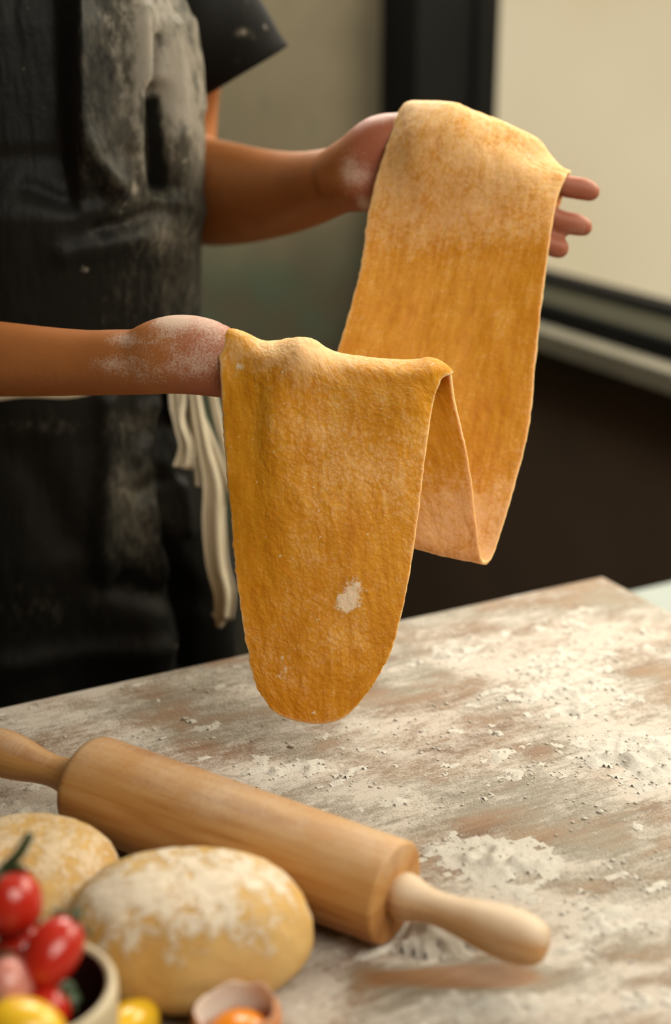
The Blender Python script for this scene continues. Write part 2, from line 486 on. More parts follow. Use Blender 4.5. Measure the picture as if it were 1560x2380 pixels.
# loose flour lying on the table: a real layer with crumbs
Mf = Mat('loose_flour'); c = Mf.coord()
Mf.set(Base_Color=Mf.mix(Mf.noise(c, 60, 4), (0.62, 0.575, 0.505), FLOUR), Roughness=0.95, Normal=Mf.bump(Mf.noise(c, 500, 5, 0.7), 0.8, 0.0015))
MAT_FLOUR = Mf.m
step_ = 0.0026
ga, gd = np.arange(0.0, 1.05, step_), np.arange(0.005, 0.72, step_)
A, B = np.meshgrid(ga, gd, indexing='ij'); P = tab(A[..., None], B[..., None], 0 * A[..., None]); px, py, _ = PROJ(P)
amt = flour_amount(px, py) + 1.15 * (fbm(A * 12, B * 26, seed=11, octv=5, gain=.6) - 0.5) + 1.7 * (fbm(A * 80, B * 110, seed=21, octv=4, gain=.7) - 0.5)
hgt = np.clip(amt - 0.95, -0.05, 0.8) * 0.0075 * (0.55 + 0.9 * vnoise(A * 260, B * 260, seed=31))
for (cx, cy, r, hh) in ((985, 2180, 75, 0.012), (1075, 2170, 70, 0.006), (1165, 2010, 90, 0.004), (930, 2230, 60, 0.006)):
    hgt = np.where(amt > 0.5, hgt + hh * np.exp(-((px - cx) / r) ** 2 - ((py - cy) / (r * .5)) ** 2) * (0.6 + 0.8 * fbm(A * 120, B * 120, seed=5)), hgt)
_l, _r = PT(197, 1818, TH + .036)[:2], PT(921, 2077, TH + .034)[:2]; _a = (_r - _l) / np.linalg.norm(_r - _l)   # keep clear of the rolling pin and the dough balls
_q = P[..., :2] - _l; _t = _q @ _a; _n = np.abs(_q @ np.array([-_a[1], _a[0]])); _w = np.where((_t > -.01) & (_t < np.linalg.norm(_r - _l) + .006), 0.0348, np.where((_t > -.12) & (_t < .37), 0.017, 0.0))
_b = np.where(_w > 0.03, 0.0005, 0.0175) + _w - np.sqrt(np.maximum(_w ** 2 - _n ** 2, 0)); hgt = np.where(_n < _w, np.minimum(hgt, _b - 0.0008), hgt)
for _c, _ra in ((PT(440, 2168, TH + .03), (.080, .060)), (PT(62, 2046, TH + .026), (.062, .056)), (PX(72, 2288, 0.73), (.030, .030))):
    hgt[((P[..., 0] - _c[0]) / _ra[0]) ** 2 + ((P[..., 1] - _c[1]) / _ra[1]) ** 2 < 1.12] = -0.001
hgt[(px < -120) | (px > 1720) | (py > 2500)] = -0.001
P[..., 2] += hgt
ok = hgt > 0; na, nd_ = A.shape
gf = grid_faces(na, nd_); kf = (ok.ravel()[gf].sum(1) >= 2) & ~((hgt.ravel()[gf] == -0.001).any(1)); gf = gf[kf]
P[..., 2] = np.maximum(P[..., 2], TH + 0.0001)
used = np.unique(gf); remap = -np.ones(na * nd_, int); remap[used] = np.arange(len(used))
V = [P.reshape(-1, 3)[used]]; Fc = [tuple(f) for f in remap[gf]]; n0 = len(used)
ico = np.array([(0, 0, 1), (.89, 0, .45), (.28, .85, .45), (-.72, .53, .45), (-.72, -.53, .45), (.28, -.85, .45), (.72, .53, -.45), (-.28, .85, -.45), (-.89, 0, -.45), (-.28, -.85, -.45), (.72, -.53, -.45), (0, 0, -1)])
icf = [(0, 1, 2), (0, 2, 3), (0, 3, 4), (0, 4, 5), (0, 5, 1), (1, 6, 2), (2, 7, 3), (3, 8, 4), (4, 9, 5), (5, 10, 1), (6, 7, 2), (7, 8, 3), (8, 9, 4), (9, 10, 5), (10, 6, 1), (11, 7, 6), (11, 8, 7), (11, 9, 8), (11, 10, 9), (11, 6, 10)]
cand = np.argwhere((amt > 0.62) & (_n >= _w) & (hgt > -0.0009) & (px > -50) & (px < 1600) & (py < 2420)); pick = cand[rng.choice(len(cand), 1800, replace=False)]
for i, j in pick:
    r = 0.00045 + 0.0009 * rng.random() ** 3 + (0.0010 if rng.random() < .03 else 0)
    v = ico * r * (0.7 + 0.6 * rng.random((12, 1))) * (1.4, 1.0, .5) + P[i, j] + (0, 0, r * .3)
    V.append(v); Fc += [tuple(q + n0 for q in f) for f in icf]; n0 += 12
tag(mesh('flour', np.concatenate(V), Fc, MAT_FLOUR), 'loose white flour scattered in drifts and crumbs over the wooden table', 'flour', kind='stuff')

# ---------------------------------------------------------------- pale side table beyond the far corner
MAT_PALE = plain('pale_marble', (0.36, 0.40, 0.37), 0.5, 0.06, 4, 0.05)
sb = PT(1480, 1369, 0.76)


def side(a, d, h):
    return np.array([sb[0], sb[1], 0]) + a * S - d * D + h * UP


st = thing('side_table', 'pale blue grey topped side table beyond the far corner of the work table', 'table', tuple(side(0.12, 0.2, 0)))
boxes('tabletop', [((-0.02, 0, 0.735), (0.26, 0.42, 0.76))], side, MAT_PALE, st, 0.004)
for a, d in ((0.01, 0.04), (0.23, 0.04), (0.01, 0.38), (0.23, 0.38)):
    boxes('leg', [((a - 0.015, d - 0.015, 0), (a + 0.015, d + 0.015, 0.737))], side, MAT_BLACK, st, 0.003)

# ---------------------------------------------------------------- the dough sheet
ROWS = [  # (points across, left to right: x, y, z)
    [(606, 1612, 1.066), (648, 1660, 1.066), (738, 1682, 1.066), (806, 1662, 1.066), (862, 1600, 1.066)],
    [(588, 1570, 1.066), (650, 1606, 1.064), (736, 1624, 1.063), (815, 1604, 1.064), (886, 1560, 1.066)],
    [(573, 1500, 1.067), (655, 1520, 1.064), (742, 1530, 1.062), (832, 1520, 1.064), (913, 1502, 1.067)],
    [(553, 1370, 1.070), (647, 1372, 1.065), (745, 1375, 1.062), (848, 1370, 1.064), (946, 1365, 1.070)],
    [(537, 1200, 1.072), (650, 1200, 1.059), (750, 1200, 1.060), (860, 1200, 1.065), (971, 1200, 1.072)],
    [(525, 1050, 1.072), (590, 1050, 1.066), (648, 1050, 1.058), (755, 1050, 1.060), (872, 1050, 1.063), (988, 1055, 1.072)],
    [(517, 940, 1.070), (590, 940, 1.063), (640, 935, 1.0545), (700, 930, 1.056), (770, 935, 1.060), (880, 938, 1.060), (960, 935, 1.061), (1002, 945, 1.072)],
    [(511, 862, 1.066), (560, 862, 1.063), (620, 862, 1.0545), (690, 850, 1.046), (745, 866, 1.052), (800, 884, 1.058), (880, 892, 1.059), (960, 890, 1.058), (1012, 908, 1.069)],
    [(509, 822, 1.070), (545, 800, 1.066), (600, 822, 1.058), (650, 825, 1.052), (700, 812, 1.048), (740, 824, 1.054), (785, 845, 1.060), (870, 858, 1.060), (950, 864, 1.060), (1000, 858, 1.061), (1024, 880, 1.072)],
    [(514, 792, 1.078), (536, 766, 1.078), (575, 778, 1.074), (610, 795, 1.072), (645, 798, 1.068), (695, 787, 1.064), (730, 794, 1.066), (775, 820, 1.072), (850, 834, 1.074), (950, 841, 1.074), (998, 836, 1.075), (1034, 852, 1.080), (1048, 870, 1.082)],
    [(524, 800, 1.094), (560, 795, 1.096), (620, 812, 1.098), (695, 808, 1.098), (775, 838, 1.098), (900, 852, 1.098), (1000, 850, 1.098), (1049, 873, 1.094)],
    [(560, 900, 1.108), (700, 910, 1.110), (850, 930, 1.110), (980, 935, 1.108), (1060, 945, 1.103)],
    [(610, 1010, 1.113), (740, 1030, 1.114), (880, 1055, 1.113), (1010, 1070, 1.111), (1089, 1070, 1.108)],
    [(650, 1110, 1.118), (780, 1145, 1.118), (910, 1180, 1.116), (1030, 1200, 1.114), (1105, 1195, 1.112)],
    [(672, 1168, 1.124), (800, 1215, 1.122), (930, 1250, 1.120), (1045, 1278, 1.118), (1116, 1282, 1.117)],
    [(684, 1180, 1.134), (810, 1228, 1.132), (945, 1264, 1.130), (1055, 1292, 1.128), (1126, 1307, 1.127)],
    [(700, 1160, 1.146), (820, 1205, 1.144), (960, 1245, 1.142), (1070, 1268, 1.140), (1148, 1285, 1.138)],
    [(730, 1070, 1.158), (850, 1095, 1.158), (980, 1120, 1.158), (1090, 1140, 1.156), (1188, 1160, 1.152)],
    [(760, 940, 1.170), (880, 955, 1.172), (1000, 970, 1.174), (1120, 985, 1.172), (1228, 1000, 1.168)],
    [(786, 812, 1.182), (900, 822, 1.186), (1020, 830, 1.188), (1140, 832, 1.186), (1246, 836, 1.180)],
    [(815, 712, 1.190), (930, 712, 1.196), (1040, 708, 1.198), (1150, 702, 1.196), (1260, 700, 1.188)],
    [(840, 610, 1.196), (940, 606, 1.200), (1060, 598, 1.200), (1170, 592, 1.200), (1275, 590, 1.194)],
    [(856, 505, 1.202), (950, 500, 1.196), (1070, 490, 1.190), (1190, 485, 1.192), (1290, 480, 1.200)],
    [(884, 395, 1.210), (965, 392, 1.188), (1075, 388, 1.180), (1195, 402, 1.184), (1306, 428, 1.206)],
    [(908, 318, 1.216), (970, 300, 1.192), (1070, 305, 1.186), (1180, 340, 1.192), (1250, 375, 1.200), (1316, 410, 1.211)],
    [(926, 262, 1.224), (945, 240, 1.222), (985, 239, 1.212), (1050, 243, 1.208), (1095, 260, 1.210), (1180, 291, 1.212), (1242, 322, 1.214), (1272, 362, 1.216), (1300, 388, 1.217), (1326, 401, 1.218)],
    [(934, 290, 1.238), (1000, 270, 1.240), (1090, 290, 1.240), (1180, 320, 1.238), (1250, 352, 1.234), (1318, 415, 1.226)],
    [(925, 400, 1.250), (1050, 400, 1.252), (1180, 420, 1.248), (1309, 452, 1.234)],
    [(905, 520, 1.256), (1040, 525, 1.256), (1160, 535, 1.252), (1288, 520, 1.244)],
    [(890, 640, 1.258), (1010, 650, 1.258), (1130, 650, 1.256), (1240, 640, 1.250)]]
NC = 96
R = np.stack([catmull(PX(*np.array(r, float).T), NC) for r in ROWS])                 # rows x NC x 3
mid = R.mean(1); dl = np.linalg.norm(np.diff(mid, axis=0), axis=1); ii, ff, tt = [], [], []
acc = 0
for k in range(len(R) - 1):
    n = max(3, int(round(dl[k] / 0.0017)))
    ii += [k] * n; ff += list(np.arange(n) / n); tt += list(acc + dl[k] * np.arange(n) / n); acc += dl[k]
ii.append(len(R) - 2); ff.append(1.0); tt.append(acc)
G = _cr(R, np.array(ii), np.array(ff)); NR = len(G); T = np.repeat(np.array(tt)[:, None], NC, 1)
wid = np.linalg.norm(np.diff(G, axis=1), axis=2).sum(1)
U = np.linspace(0, 1, NC)[None, :] * wid[:, None]
# ragged cut edges and gentle waves
e_l = np.exp(-np.linspace(0, 1, NC) / 0.03)[None, :, None]; e_r = e_l[:, ::-1]
jag = lambda sd: ((fbm(T[:, 0] * 160, 0 * T[:, 0], seed=sd, octv=4, gain=.6) - 0.5) * 0.0024)[:, None, None]
xdir = G[:, -1:] - G[:, :1]; xdir /= np.linalg.norm(xdir, axis=2, keepdims=True)
G = G + xdir * (e_l * jag(41) + e_r * jag(47) * 0.45)
ydir = np.gradient(G, axis=0); ydir /= np.linalg.norm(ydir, axis=2, keepdims=True)
nrm = np.cross(np.gradient(G, axis=1), ydir); nrm /= np.linalg.norm(nrm, axis=2, keepdims=True)
G = G + nrm * ((fbm(U * 45, T * 22, seed=51, octv=3) - 0.5) * 0.0032)[..., None]
G = G + nrm * ((fbm(U * 260, T * 260, seed=58, octv=2) - 0.5) * 0.0007)[..., None]
gx, gy, gz = PROJ(G)


def gs(x, y, cx, cy, rx, ry): return np.exp(-((x - cx) / rx) ** 2 - ((y - cy) / ry) ** 2)


front = (T < 0.42)
i_f = np.searchsorted(tt, dl[:9].sum()); i_b = np.searchsorted(tt, dl[:19].sum()); i_u = np.searchsorted(tt, dl[:22].sum())
rowi = np.arange(NR)[:, None] + 0 * U
isf = rowi <= np.searchsorted(tt, dl[:10].sum())
fl = np.full_like(U, 0.08)
fl += np.where(isf, 0.85 * gs(gx, gy, 760, 815, 330, 50) + 0.30 * gs(gx, gy, 850, 1060, 200, 150) + 0.18 * gs(gx, gy, 700, 1500, 160, 130) + 0.25 * gs(gx, gy, 700, 900, 70, 120)
               + 0.12 * gs(gx, gy, 790, 1300, 90, 200) - 0.18 * gs(gx, gy, 570, 1000, 55, 260) - 0.12 * gs(gx, gy, 590, 1250, 60, 150), 0)
fl += np.where(rowi > i_b, 0.62 * sstep(640, 420, gy) + 0.2 * gs(gx, gy, 1000, 560, 200, 60), 0)
vall = (~isf) & (rowi <= i_b)
fl += np.where(vall, 0.70 * sstep(1000, 1260, gy), 0)
fl += 1.3 * np.exp(-np.minimum(np.arange(NC), NC - 1 - np.arange(NC))[None, :] / 0.6) + 1.3 * np.exp(-np.minimum(rowi, NR - 1 - rowi) / 0.6)  # light on the cut edges painted pale through the flour mask
patch = np.where(isf, gs(gx, gy, 820, 1375, 26, 38) + gs(gx, gy, 800, 1405, 22, 26) + 0.55 * gs(gx, gy, 655, 1560, 24, 28) + 0.9 * gs(gx, gy, 558, 852, 13, 11), 0)
for _ in range(34):
    i, j = rng.integers(3, int(NR * .36)), rng.integers(2, NC - 2)
    rr = 0.0006 + 0.0014 * rng.random() ** 3
    patch += 0.9 * np.exp(-((U - U[i, j]) ** 2 + (T - T[i, j]) ** 2) / rr ** 2)


def m_dough():
    M = Mat('egg_pasta_dough'); uv = M.attr('suv', 'Vector'); fl = M.attr('flour'); pa = M.attr('patch')
    v1 = M.coord(vec=uv, scale=(1, 1, 1))
    st = M.noise(M.coord(vec=uv, scale=(190, 28, 1)), 1.0, 4, 0.6); big = M.noise(v1, 26, 4, 0.6)
    wv = M.n('ShaderNodeTexNoise', Vector=v1, Scale=220.0, Detail=2.0); wrp = M.n('ShaderNodeVectorMath', operation='SCALE'); M.put(wrp.inputs[0], wv.outputs['Color']); wrp.inputs['Scale'].default_value = 0.0045
    wad = M.n('ShaderNodeVectorMath', operation='ADD'); M.put(wad.inputs[0], v1); M.put(wad.inputs[1], wrp.outputs[0])
    peb = M.voronoi(wad.outputs[0], 330.0); peb2 = M.voronoi(wad.outputs[0], 190.0); fine = M.noise(v1, 900, 3, 0.6)
    base = M.ramp(M.math('ADD', M.math('MULTIPLY', st, 0.55), M.math('MULTIPLY', big, 0.45)), [(0.30, (0.52, 0.200, 0.002)), (0.50, (0.63, 0.285, 0.006)), (0.72, (0.70, 0.37, 0.028))])
    s = M.math('ADD', fl, M.math('MULTIPLY', M.math('SUBTRACT', big, 0.5), 1.1))
    s = M.math('ADD', s, M.math('MULTIPLY', M.math('SUBTRACT', M.noise(v1, 110, 5, 0.65), 0.5), 0.9))
    s = M.math('ADD', s, M.math('MULTIPLY', M.math('SUBTRACT', st, 0.5), 0.6))
    s = M.math('SUBTRACT', s, M.math('MULTIPLY', M.math('SUBTRACT', peb, 0.4), 0.55))
    f = M.math('MULTIPLY', M.step(s, 0.0, 1.05), 0.85)
    col = M.mix(f, base, (0.80, 0.53, 0.28))
    pm = M.step(M.math('ADD', pa, M.math('MULTIPLY', M.math('SUBTRACT', M.noise(v1, 190, 5, 0.75), 0.5), 2.6)), 0.45, 0.85)
    col = M.mix(M.math('MULTIPLY', pm, 0.8), col, (0.84, 0.74, 0.58))
    h = M.math('SUBTRACT', M.math('ADD', M.math('MULTIPLY', fine, 0.18), M.math('MULTIPLY', pm, 0.5)), M.math('ADD', M.math('MULTIPLY', peb, 0.55), M.math('MULTIPLY', peb2, 0.5)))
    peb_amt = M.attr('pebble')
    h = M.math('ADD', M.math('MULTIPLY', h, peb_amt), M.math('MULTIPLY', st, 0.35))
    nr = M.bump(h, 0.48, 0.0018)
    M.set(Base_Color=col, Roughness=0.62, Normal=nr, Specular_IOR_Level=0.3, Subsurface_Weight=0.9, Subsurface_Scale=0.0045, Subsurface_Radius=(1.0, 0.55, 0.10))
    return M.m


pebble = np.where(isf, 1.0, 0.35) * (0.35 + 0.65 * sstep(520, 640, gx + 0 * gy))
pebble = np.where(isf, pebble + 0.35 * sstep(1300, 1550, gy), pebble)
dough = mesh('dough_sheet', G.reshape(-1, 3), [tuple(f) for f in grid_faces(NR, NC)], m_dough(), None, True,
             {'flour': fl.ravel(), 'patch': patch.ravel(), 'pebble': pebble.ravel(), 'suv': np.stack([U.ravel(), T.ravel(), 0 * U.ravel()], -1)})
md = dough.modifiers.new('thickness', 'SOLIDIFY'); md.thickness = 0.0030; md.offset = 0
tag(dough, 'long sheet of rolled orange egg pasta dough draped over both hands of the person', 'dough')

# ---------------------------------------------------------------- the person
CT = np.array([-0.288, 1.42, 0.0]); FW = -D                     # torso centre in plan, facing the table
KH = np.array([0.0, 0.50, 0.85, 0.95, 1.06, 1.12, 1.22, 1.34, 1.44, 1.50, 1.56])
KA = np.array([.19, .19, .182, .174, .142, .140, .143, .150, .145, .137, .08])
KB = np.array([.15, .15, .142, .135, .116, .114, .122, .132, .118, .095, .06])


def torso(th, h, off=0.0):
    a = np.interp(h, KH, KA) + off; b = np.interp(h, KH, KB) + off
    e = 2.3; c, s = np.cos(th), np.sin(th)
    k = (np.abs(s) ** e + np.abs(c) ** e) ** (-1 / e)
    return CT + (a * s * k)[..., None] * S + (b * c * k)[..., None] * FW + np.asarray(h)[..., None] * UP


def polyd(x, y, pl):
    """distance to a polyline in pixels"""
    d = np.full(np.shape(x), 1e9)
    for (x0, y0), (x1, y1) in zip(pl[:-1], pl[1:]):
        t = np.clip(((x - x0) * (x1 - x0) + (y - y0) * (y1 - y0)) / ((x1 - x0) ** 2 + (y1 - y0) ** 2), 0, 1)
        d = np.minimum(d, np.hypot(x - x0 - t * (x1 - x0), y - y0 - t * (y1 - y0)))
    return d


def m_skin():
    M = Mat('skin'); c = M.coord(); fl = M.attr('flour'); rd = M.attr('blush')
    base = M.mix(M.noise(c, 30, 4), (0.33, 0.112, 0.030), (0.42, 0.162, 0.048))
    base = M.mix(M.math('MULTIPLY', rd, 0.8), base, (0.37, 0.115, 0.070))
    n1 = M.noise(c, 70, 5, 0.65); n2 = M.noise(c, 600, 4, 0.7)
    s = M.math('ADD', fl, M.math('ADD', M.math('MULTIPLY', M.math('SUBTRACT', n1, 0.5), 0.9), M.math('MULTIPLY', M.math('SUBTRACT', n2, 0.5), 1.5)))
    f = M.math('MULTIPLY', M.step(s, 0.30, 0.95), 0.72)
    M.set(Base_Color=M.mix(f, base, (0.66, 0.52, 0.42)), Roughness=M.step(f, 0, 1, 0.48, 0.9), Subsurface_Weight=0.12, Subsurface_Scale=0.006, Subsurface_Radius=(1, 0.35, 0.2),
          Specular_IOR_Level=0.35, Normal=M.bump(M.math('ADD', n2, M.math('MULTIPLY', f, 0.8)), 0.25, 0.001))
    return M.m


def m_cloth(name, col, flour_sheen_col=(0.095, 0.086, 0.064), spec=0.12, rough=0.75):
    M = Mat(name); c = M.coord(); fl = M.attr('flour')
    wv = M.noise(M.coord(scale=(1, 1, 0.5)), 420, 3, 0.7); n1 = M.noise(M.coord(scale=(1, 1, 0.35)), 26, 5, 0.65); n2 = M.noise(M.coord(scale=(1, 1, 0.5)), 130, 5, 0.7)
    base = M.mix(n2, tuple(x * 0.6 for x in col), tuple(x * 1.5 for x in col))
    s = M.math('ADD', fl, M.math('ADD', M.math('MULTIPLY', M.math('SUBTRACT', n1, 0.5), 0.8), M.math('MULTIPLY', M.math('SUBTRACT', n2, 0.5), 1.8)))
    f = M.step(s, 0.10, 1.15)
    col2 = M.mix(M.math('MULTIPLY', f, 0.9), base, flour_sheen_col)
    br = M.math('ADD', fl, M.math('ADD', M.math('MULTIPLY', M.math('SUBTRACT', n1, 0.5), 2.4), M.math('MULTIPLY', M.math('SUBTRACT', n2, 0.5), 1.6)))
    col2 = M.mix(M.math('MULTIPLY', M.step(br, 0.75, 1.35), 0.8), col2, (0.30, 0.27, 0.22))
    spk = M.step(M.noise(c, 45, 3, 0.6), 0.70, 0.78)
    col2 = M.mix(M.math('MULTIPLY', spk, 0.55), col2, (0.36, 0.32, 0.25))
    M.set(Base_Color=col2, Roughness=rough, Specular_IOR_Level=spec, Normal=M.bump(M.math('ADD', wv, M.math('MULTIPLY', n2, 0.7)), 0.45, 0.0015), Sheen_Weight=0.02, Sheen_Roughness=0.5)
    return M.m


person = thing('person', 'person in floury black apron and black shirt holding up dough behind the table', 'person', (CT[0], CT[1], 0.0))
bb = Blob()
# torso under the clothes, neck and head
for h in np.arange(0.92, 1.52, 0.03):
    a = np.interp(h, KH, KA) - .052; b = np.interp(h, KH, KB) - .058
    bb.ell(CT + h * UP - 0.012 * FW, (a, b, 0.05), np.stack([S, FW, UP]))
bb.chain([CT + 1.50 * UP, CT + 1.58 * UP + .015 * FW], [0.056, 0.052])
HC = CT + 1.70 * UP + 0.03 * FW
bb.ell(HC + 0.025 * UP - .012 * FW, (0.073, 0.092, 0.095), np.stack([S, FW, UP]))
bb.ell(HC - 0.045 * UP + .018 * FW, (0.056, 0.066, 0.065), np.stack([S, FW, UP]))
bb.ell(HC - 0.012 * UP + .090 * FW, (0.012, 0.015, 0.022), np.stack([S, FW, UP]))
for sg in (-1, 1):
    bb.ell(HC + sg * .074 * S - 0.01 * UP - .012 * FW, (0.010, 0.018, 0.030), np.stack([S, FW, UP]))
    bb.ell(HC + sg * .012 * S - .052 * UP + 0.078 * FW, (0.016, 0.010, 0.007), np.stack([S, FW, UP]))
# right (near) arm, from the shoulder to the hand
shR = CT - 0.155 * S + 1.44 * UP
elR = PX(-330, 800, 1.225)
bb.chain([shR, 0.5 * (shR + elR) - 0.03 * S + 0.01 * FW, elR], [0.052, 0.046, 0.040])
bb.px([(-330, 800, 1.225, 108), (-150, 828, 1.180, 96), (0, 835, 1.150, 88), (100, 840, 1.135, 82), (200, 843, 1.122, 77), (290, 842, 1.110, 77), (350, 842, 1.102, 76)])
bb.px([(330, 838, 1.103, 74), (385, 825, 1.098, 88), (440, 818, 1.094, 86), (500, 822, 1.090, 72), (560, 842, 1.086, 50)])       # heel of the hand and thumb root
bb.px([(330, 846, 1.105, 72), (400, 858, 1.100, 58), (470, 868, 1.096, 52), (540, 878, 1.092, 50)])                                # little-finger side
bb.px([(420, 830, 1.098, 72), (520, 850, 1.092, 60), (600, 885, 1.086, 52), (690, 900, 1.084, 44)])                                # palm
FR = 0.0086 / 1.085 * F
bb.px([(470, 800, 1.090, 48), (560, 815, 1.084, 33), (640, 824, 1.078, 28), (705, 816, 1.074, 26), (735, 823, 1.074, 23)])         # thumb over the top
bb.px([(640, 872, 1.084, 30), (760, 868, 1.084, 28), (900, 873, 1.084, 26), (1000, 870, 1.085, 25)])                               # four fingers, each its own length
bb.px([(640, 905, 1.087, 30), (790, 915, 1.090, 28), (930, 920, 1.090, 26), (992, 918, 1.090, 24)])
bb.px([(630, 935, 1.088, 29), (780, 955, 1.091, 27), (900, 962, 1.091, 25), (950, 962, 1.091, 23)])
bb.px([(620, 958, 1.089, 26), (730, 990, 1.091, 24), (820, 1000, 1.091, 22), (860, 1001, 1.091, 20)])
# left (far) arm
shL = CT + 0.155 * S + 1.45 * UP
bb.chain([shL, PX(418, 230, 1.505), PX(415, 420, 1.53)], [0.050, 0.042, 0.040])
bb.px([(412, 430, 1.535, 100), (470, 445, 1.500, 122), (540, 452, 1.450, 116), (620, 452, 1.392, 102), (700, 443, 1.340, 89), (770, 424, 1.294, 79), (815, 412, 1.272, 77)])
bb.px([(800, 412, 1.276, 78), (845, 385, 1.258, 82), (885, 345, 1.246, 76), (930, 325, 1.238, 62), (990, 320, 1.232, 56)])           # back of the hand to the knuckles
bb.px([(800, 418, 1.274, 74), (840, 430, 1.252, 62), (875, 440, 1.242, 50), (930, 430, 1.238, 46), (1000, 420, 1.236, 42)])        # heel of the palm
bb.px([(880, 400, 1.246, 56), (960, 385, 1.240, 56), (1040, 390, 1.236, 46)])
bb.px([(880, 330, 1.240, 44), (930, 292, 1.236, 30), (985, 272, 1.228, 27), (1045, 274, 1.226, 25)])                               # thumb
bb.px([(990, 320, 1.232, 34), (1090, 308, 1.230, 28), (1185, 335, 1.232, 27), (1240, 370, 1.232, 25), (1300, 426, 1.232, 26), (1350, 438, 1.232, 27), (1372, 445, 1.232, 24)])
bb.px([(1000, 375, 1.236, 34), (1110, 400, 1.236, 28), (1210, 455, 1.236, 26), (1290, 508, 1.236, 26), (1330, 519, 1.236, 27), (1356, 527, 1.236, 23)])
bb.px([(1000, 420, 1.236, 33), (1100, 465, 1.238, 27), (1200, 530, 1.238, 25), (1270, 566, 1.238, 25), (1300, 577, 1.238, 25)])
bb.px([(990, 455, 1.236, 30), (1070, 510, 1.238, 24), (1150, 560, 1.238, 22), (1200, 590, 1.238, 20)])
V, Fc = bb.build(0.0030, 5)
# the dough lies on the skin: keep hands and fingers just under the sheet
from mathutils.bvhtree import BVHTree
tree = BVHTree.FromPolygons(G.reshape(-1, 3).tolist(), [tuple(int(a) for a in f) for f in grid_faces(NR, NC)])
px, py, pz = PROJ(V)
for _ in range(1):
    for i in np.nonzero((pz < 1.30) & (px > 480) & (px < 1340))[0]:
        loc, nn_, fi, ds = tree.find_nearest(V[i].tolist(), 0.02)
        if loc is None or fi % (NC - 1) in (0, NC - 2):
            continue
        n_ = nrm[fi // (NC - 1), fi % (NC - 1)]; sd = float((V[i] - np.array(loc)) @ n_)
        if sd > -0.0024:
            V[i] = V[i] - n_ * (sd + 0.0024) * min(1.0, max(0.0, min(fi % (NC - 1) - 2, NC - 4 - fi % (NC - 1)) / 9.0))
px, py, pz = PROJ(V)
near = (pz < 1.24) & (px > -400) & (py > 600) & (px < 1100); far = (pz < 1.50) & (py < 640) & (px > 440)
fa = np.where(near, 0.72 * gs(px, py, 430, 735, 110, 28) + 0.62 * gs(px, py, 295, 788, 60, 20) + 0.62 * gs(px, py, 262, 848, 62, 24) + 0.45 * gs(px, py, 400, 745, 40, 40)
              + 0.38 * gs(px, py, 470, 850, 70, 40) + 0.40 * gs(px, py, 430, 830, 140, 60) + 0.3 * gs(px, py, 330, 880, 70, 30) + 0.4 * gs(px, py, 500, 770, 40, 40), 0)
fa += np.where(far, 0.55 * gs(px, py, 850, 400, 45, 60) + 0.75 * gs(px, py, 848, 475, 22, 18) + 0.5 * gs(px, py, 805, 400, 25, 60) + 0.4 * gs(px, py, 890, 280, 40, 30) + 0.4 * gs(px, py, 1350, 540, 40, 25), 0)
bl = np.where(near, sstep(360, 470, px) * 0.8, 0) + np.where(far, sstep(780, 850, px), 0)
body = mesh('body', V, Fc, m_skin(), person, True, {'flour': fa, 'blush': bl})
body['label'] = 'bare forearms and hands dusted with flour'

# hair, eyes
MAT_HAIR = plain('dark_hair', (0.03, 0.018, 0.01), 0.45, 0.3, 80, 0.4)
hb = Blob()
hb.ell(HC + 0.040 * UP - .028 * FW, (0.083, 0.095, 0.092), np.stack([S, FW, UP])); hb.ell(HC - 0.03 * UP - .06 * FW, (0.07, 0.055, 0.085), np.stack([S, FW, UP])); hb.ell(HC + 0.06 * UP - .125 * FW, (.035, .035, .035))
v, f = hb.build(0.006, 3); mesh('hair', v, f, MAT_HAIR, person)
MAT_EYE = plain('eye', (0.5, 0.48, 0.45), 0.2, 0.02, 5, 0)
for sg in (-1, 1):
    mesh('eye', SPH_V * 0.0105 + HC + sg * .030 * S + 0.008 * UP + .073 * FW, SPH_F, MAT_EYE, person)

# black shirt: trunk and two short sleeves
MAT_SHIRT = m_cloth('black_cotton_shirt', (0.0034, 0.0035, 0.0032))
th = np.linspace(-math.pi, math.pi, 90, endpoint=False); hh = np.linspace(0.93, 1.56, 60)
H, TH_ = np.meshgrid(hh, th, indexing='ij')
V = torso(TH_, H, 0.0) - ((0.006 + 0.040 * sstep(math.radians(112), math.radians(80), np.abs(TH_))) * sstep(0.9, 0.96, H) * sstep(1.58, 1.47, H))[..., None] * (np.cos(TH_)[..., None] * FW + np.sin(TH_)[..., None] * S) + (0.003 * (fbm(TH_ * 3 + 10, H * 9, seed=61) - .5))[..., None] * UP
o = mesh('shirt', V.reshape(-1, 3), [tuple(f) for f in grid_faces(60, 90, True)], MAT_SHIRT, person, True, {'flour': np.zeros(V.size // 3)})
o.modifiers.new('s', 'SOLIDIFY').thickness = 0.002


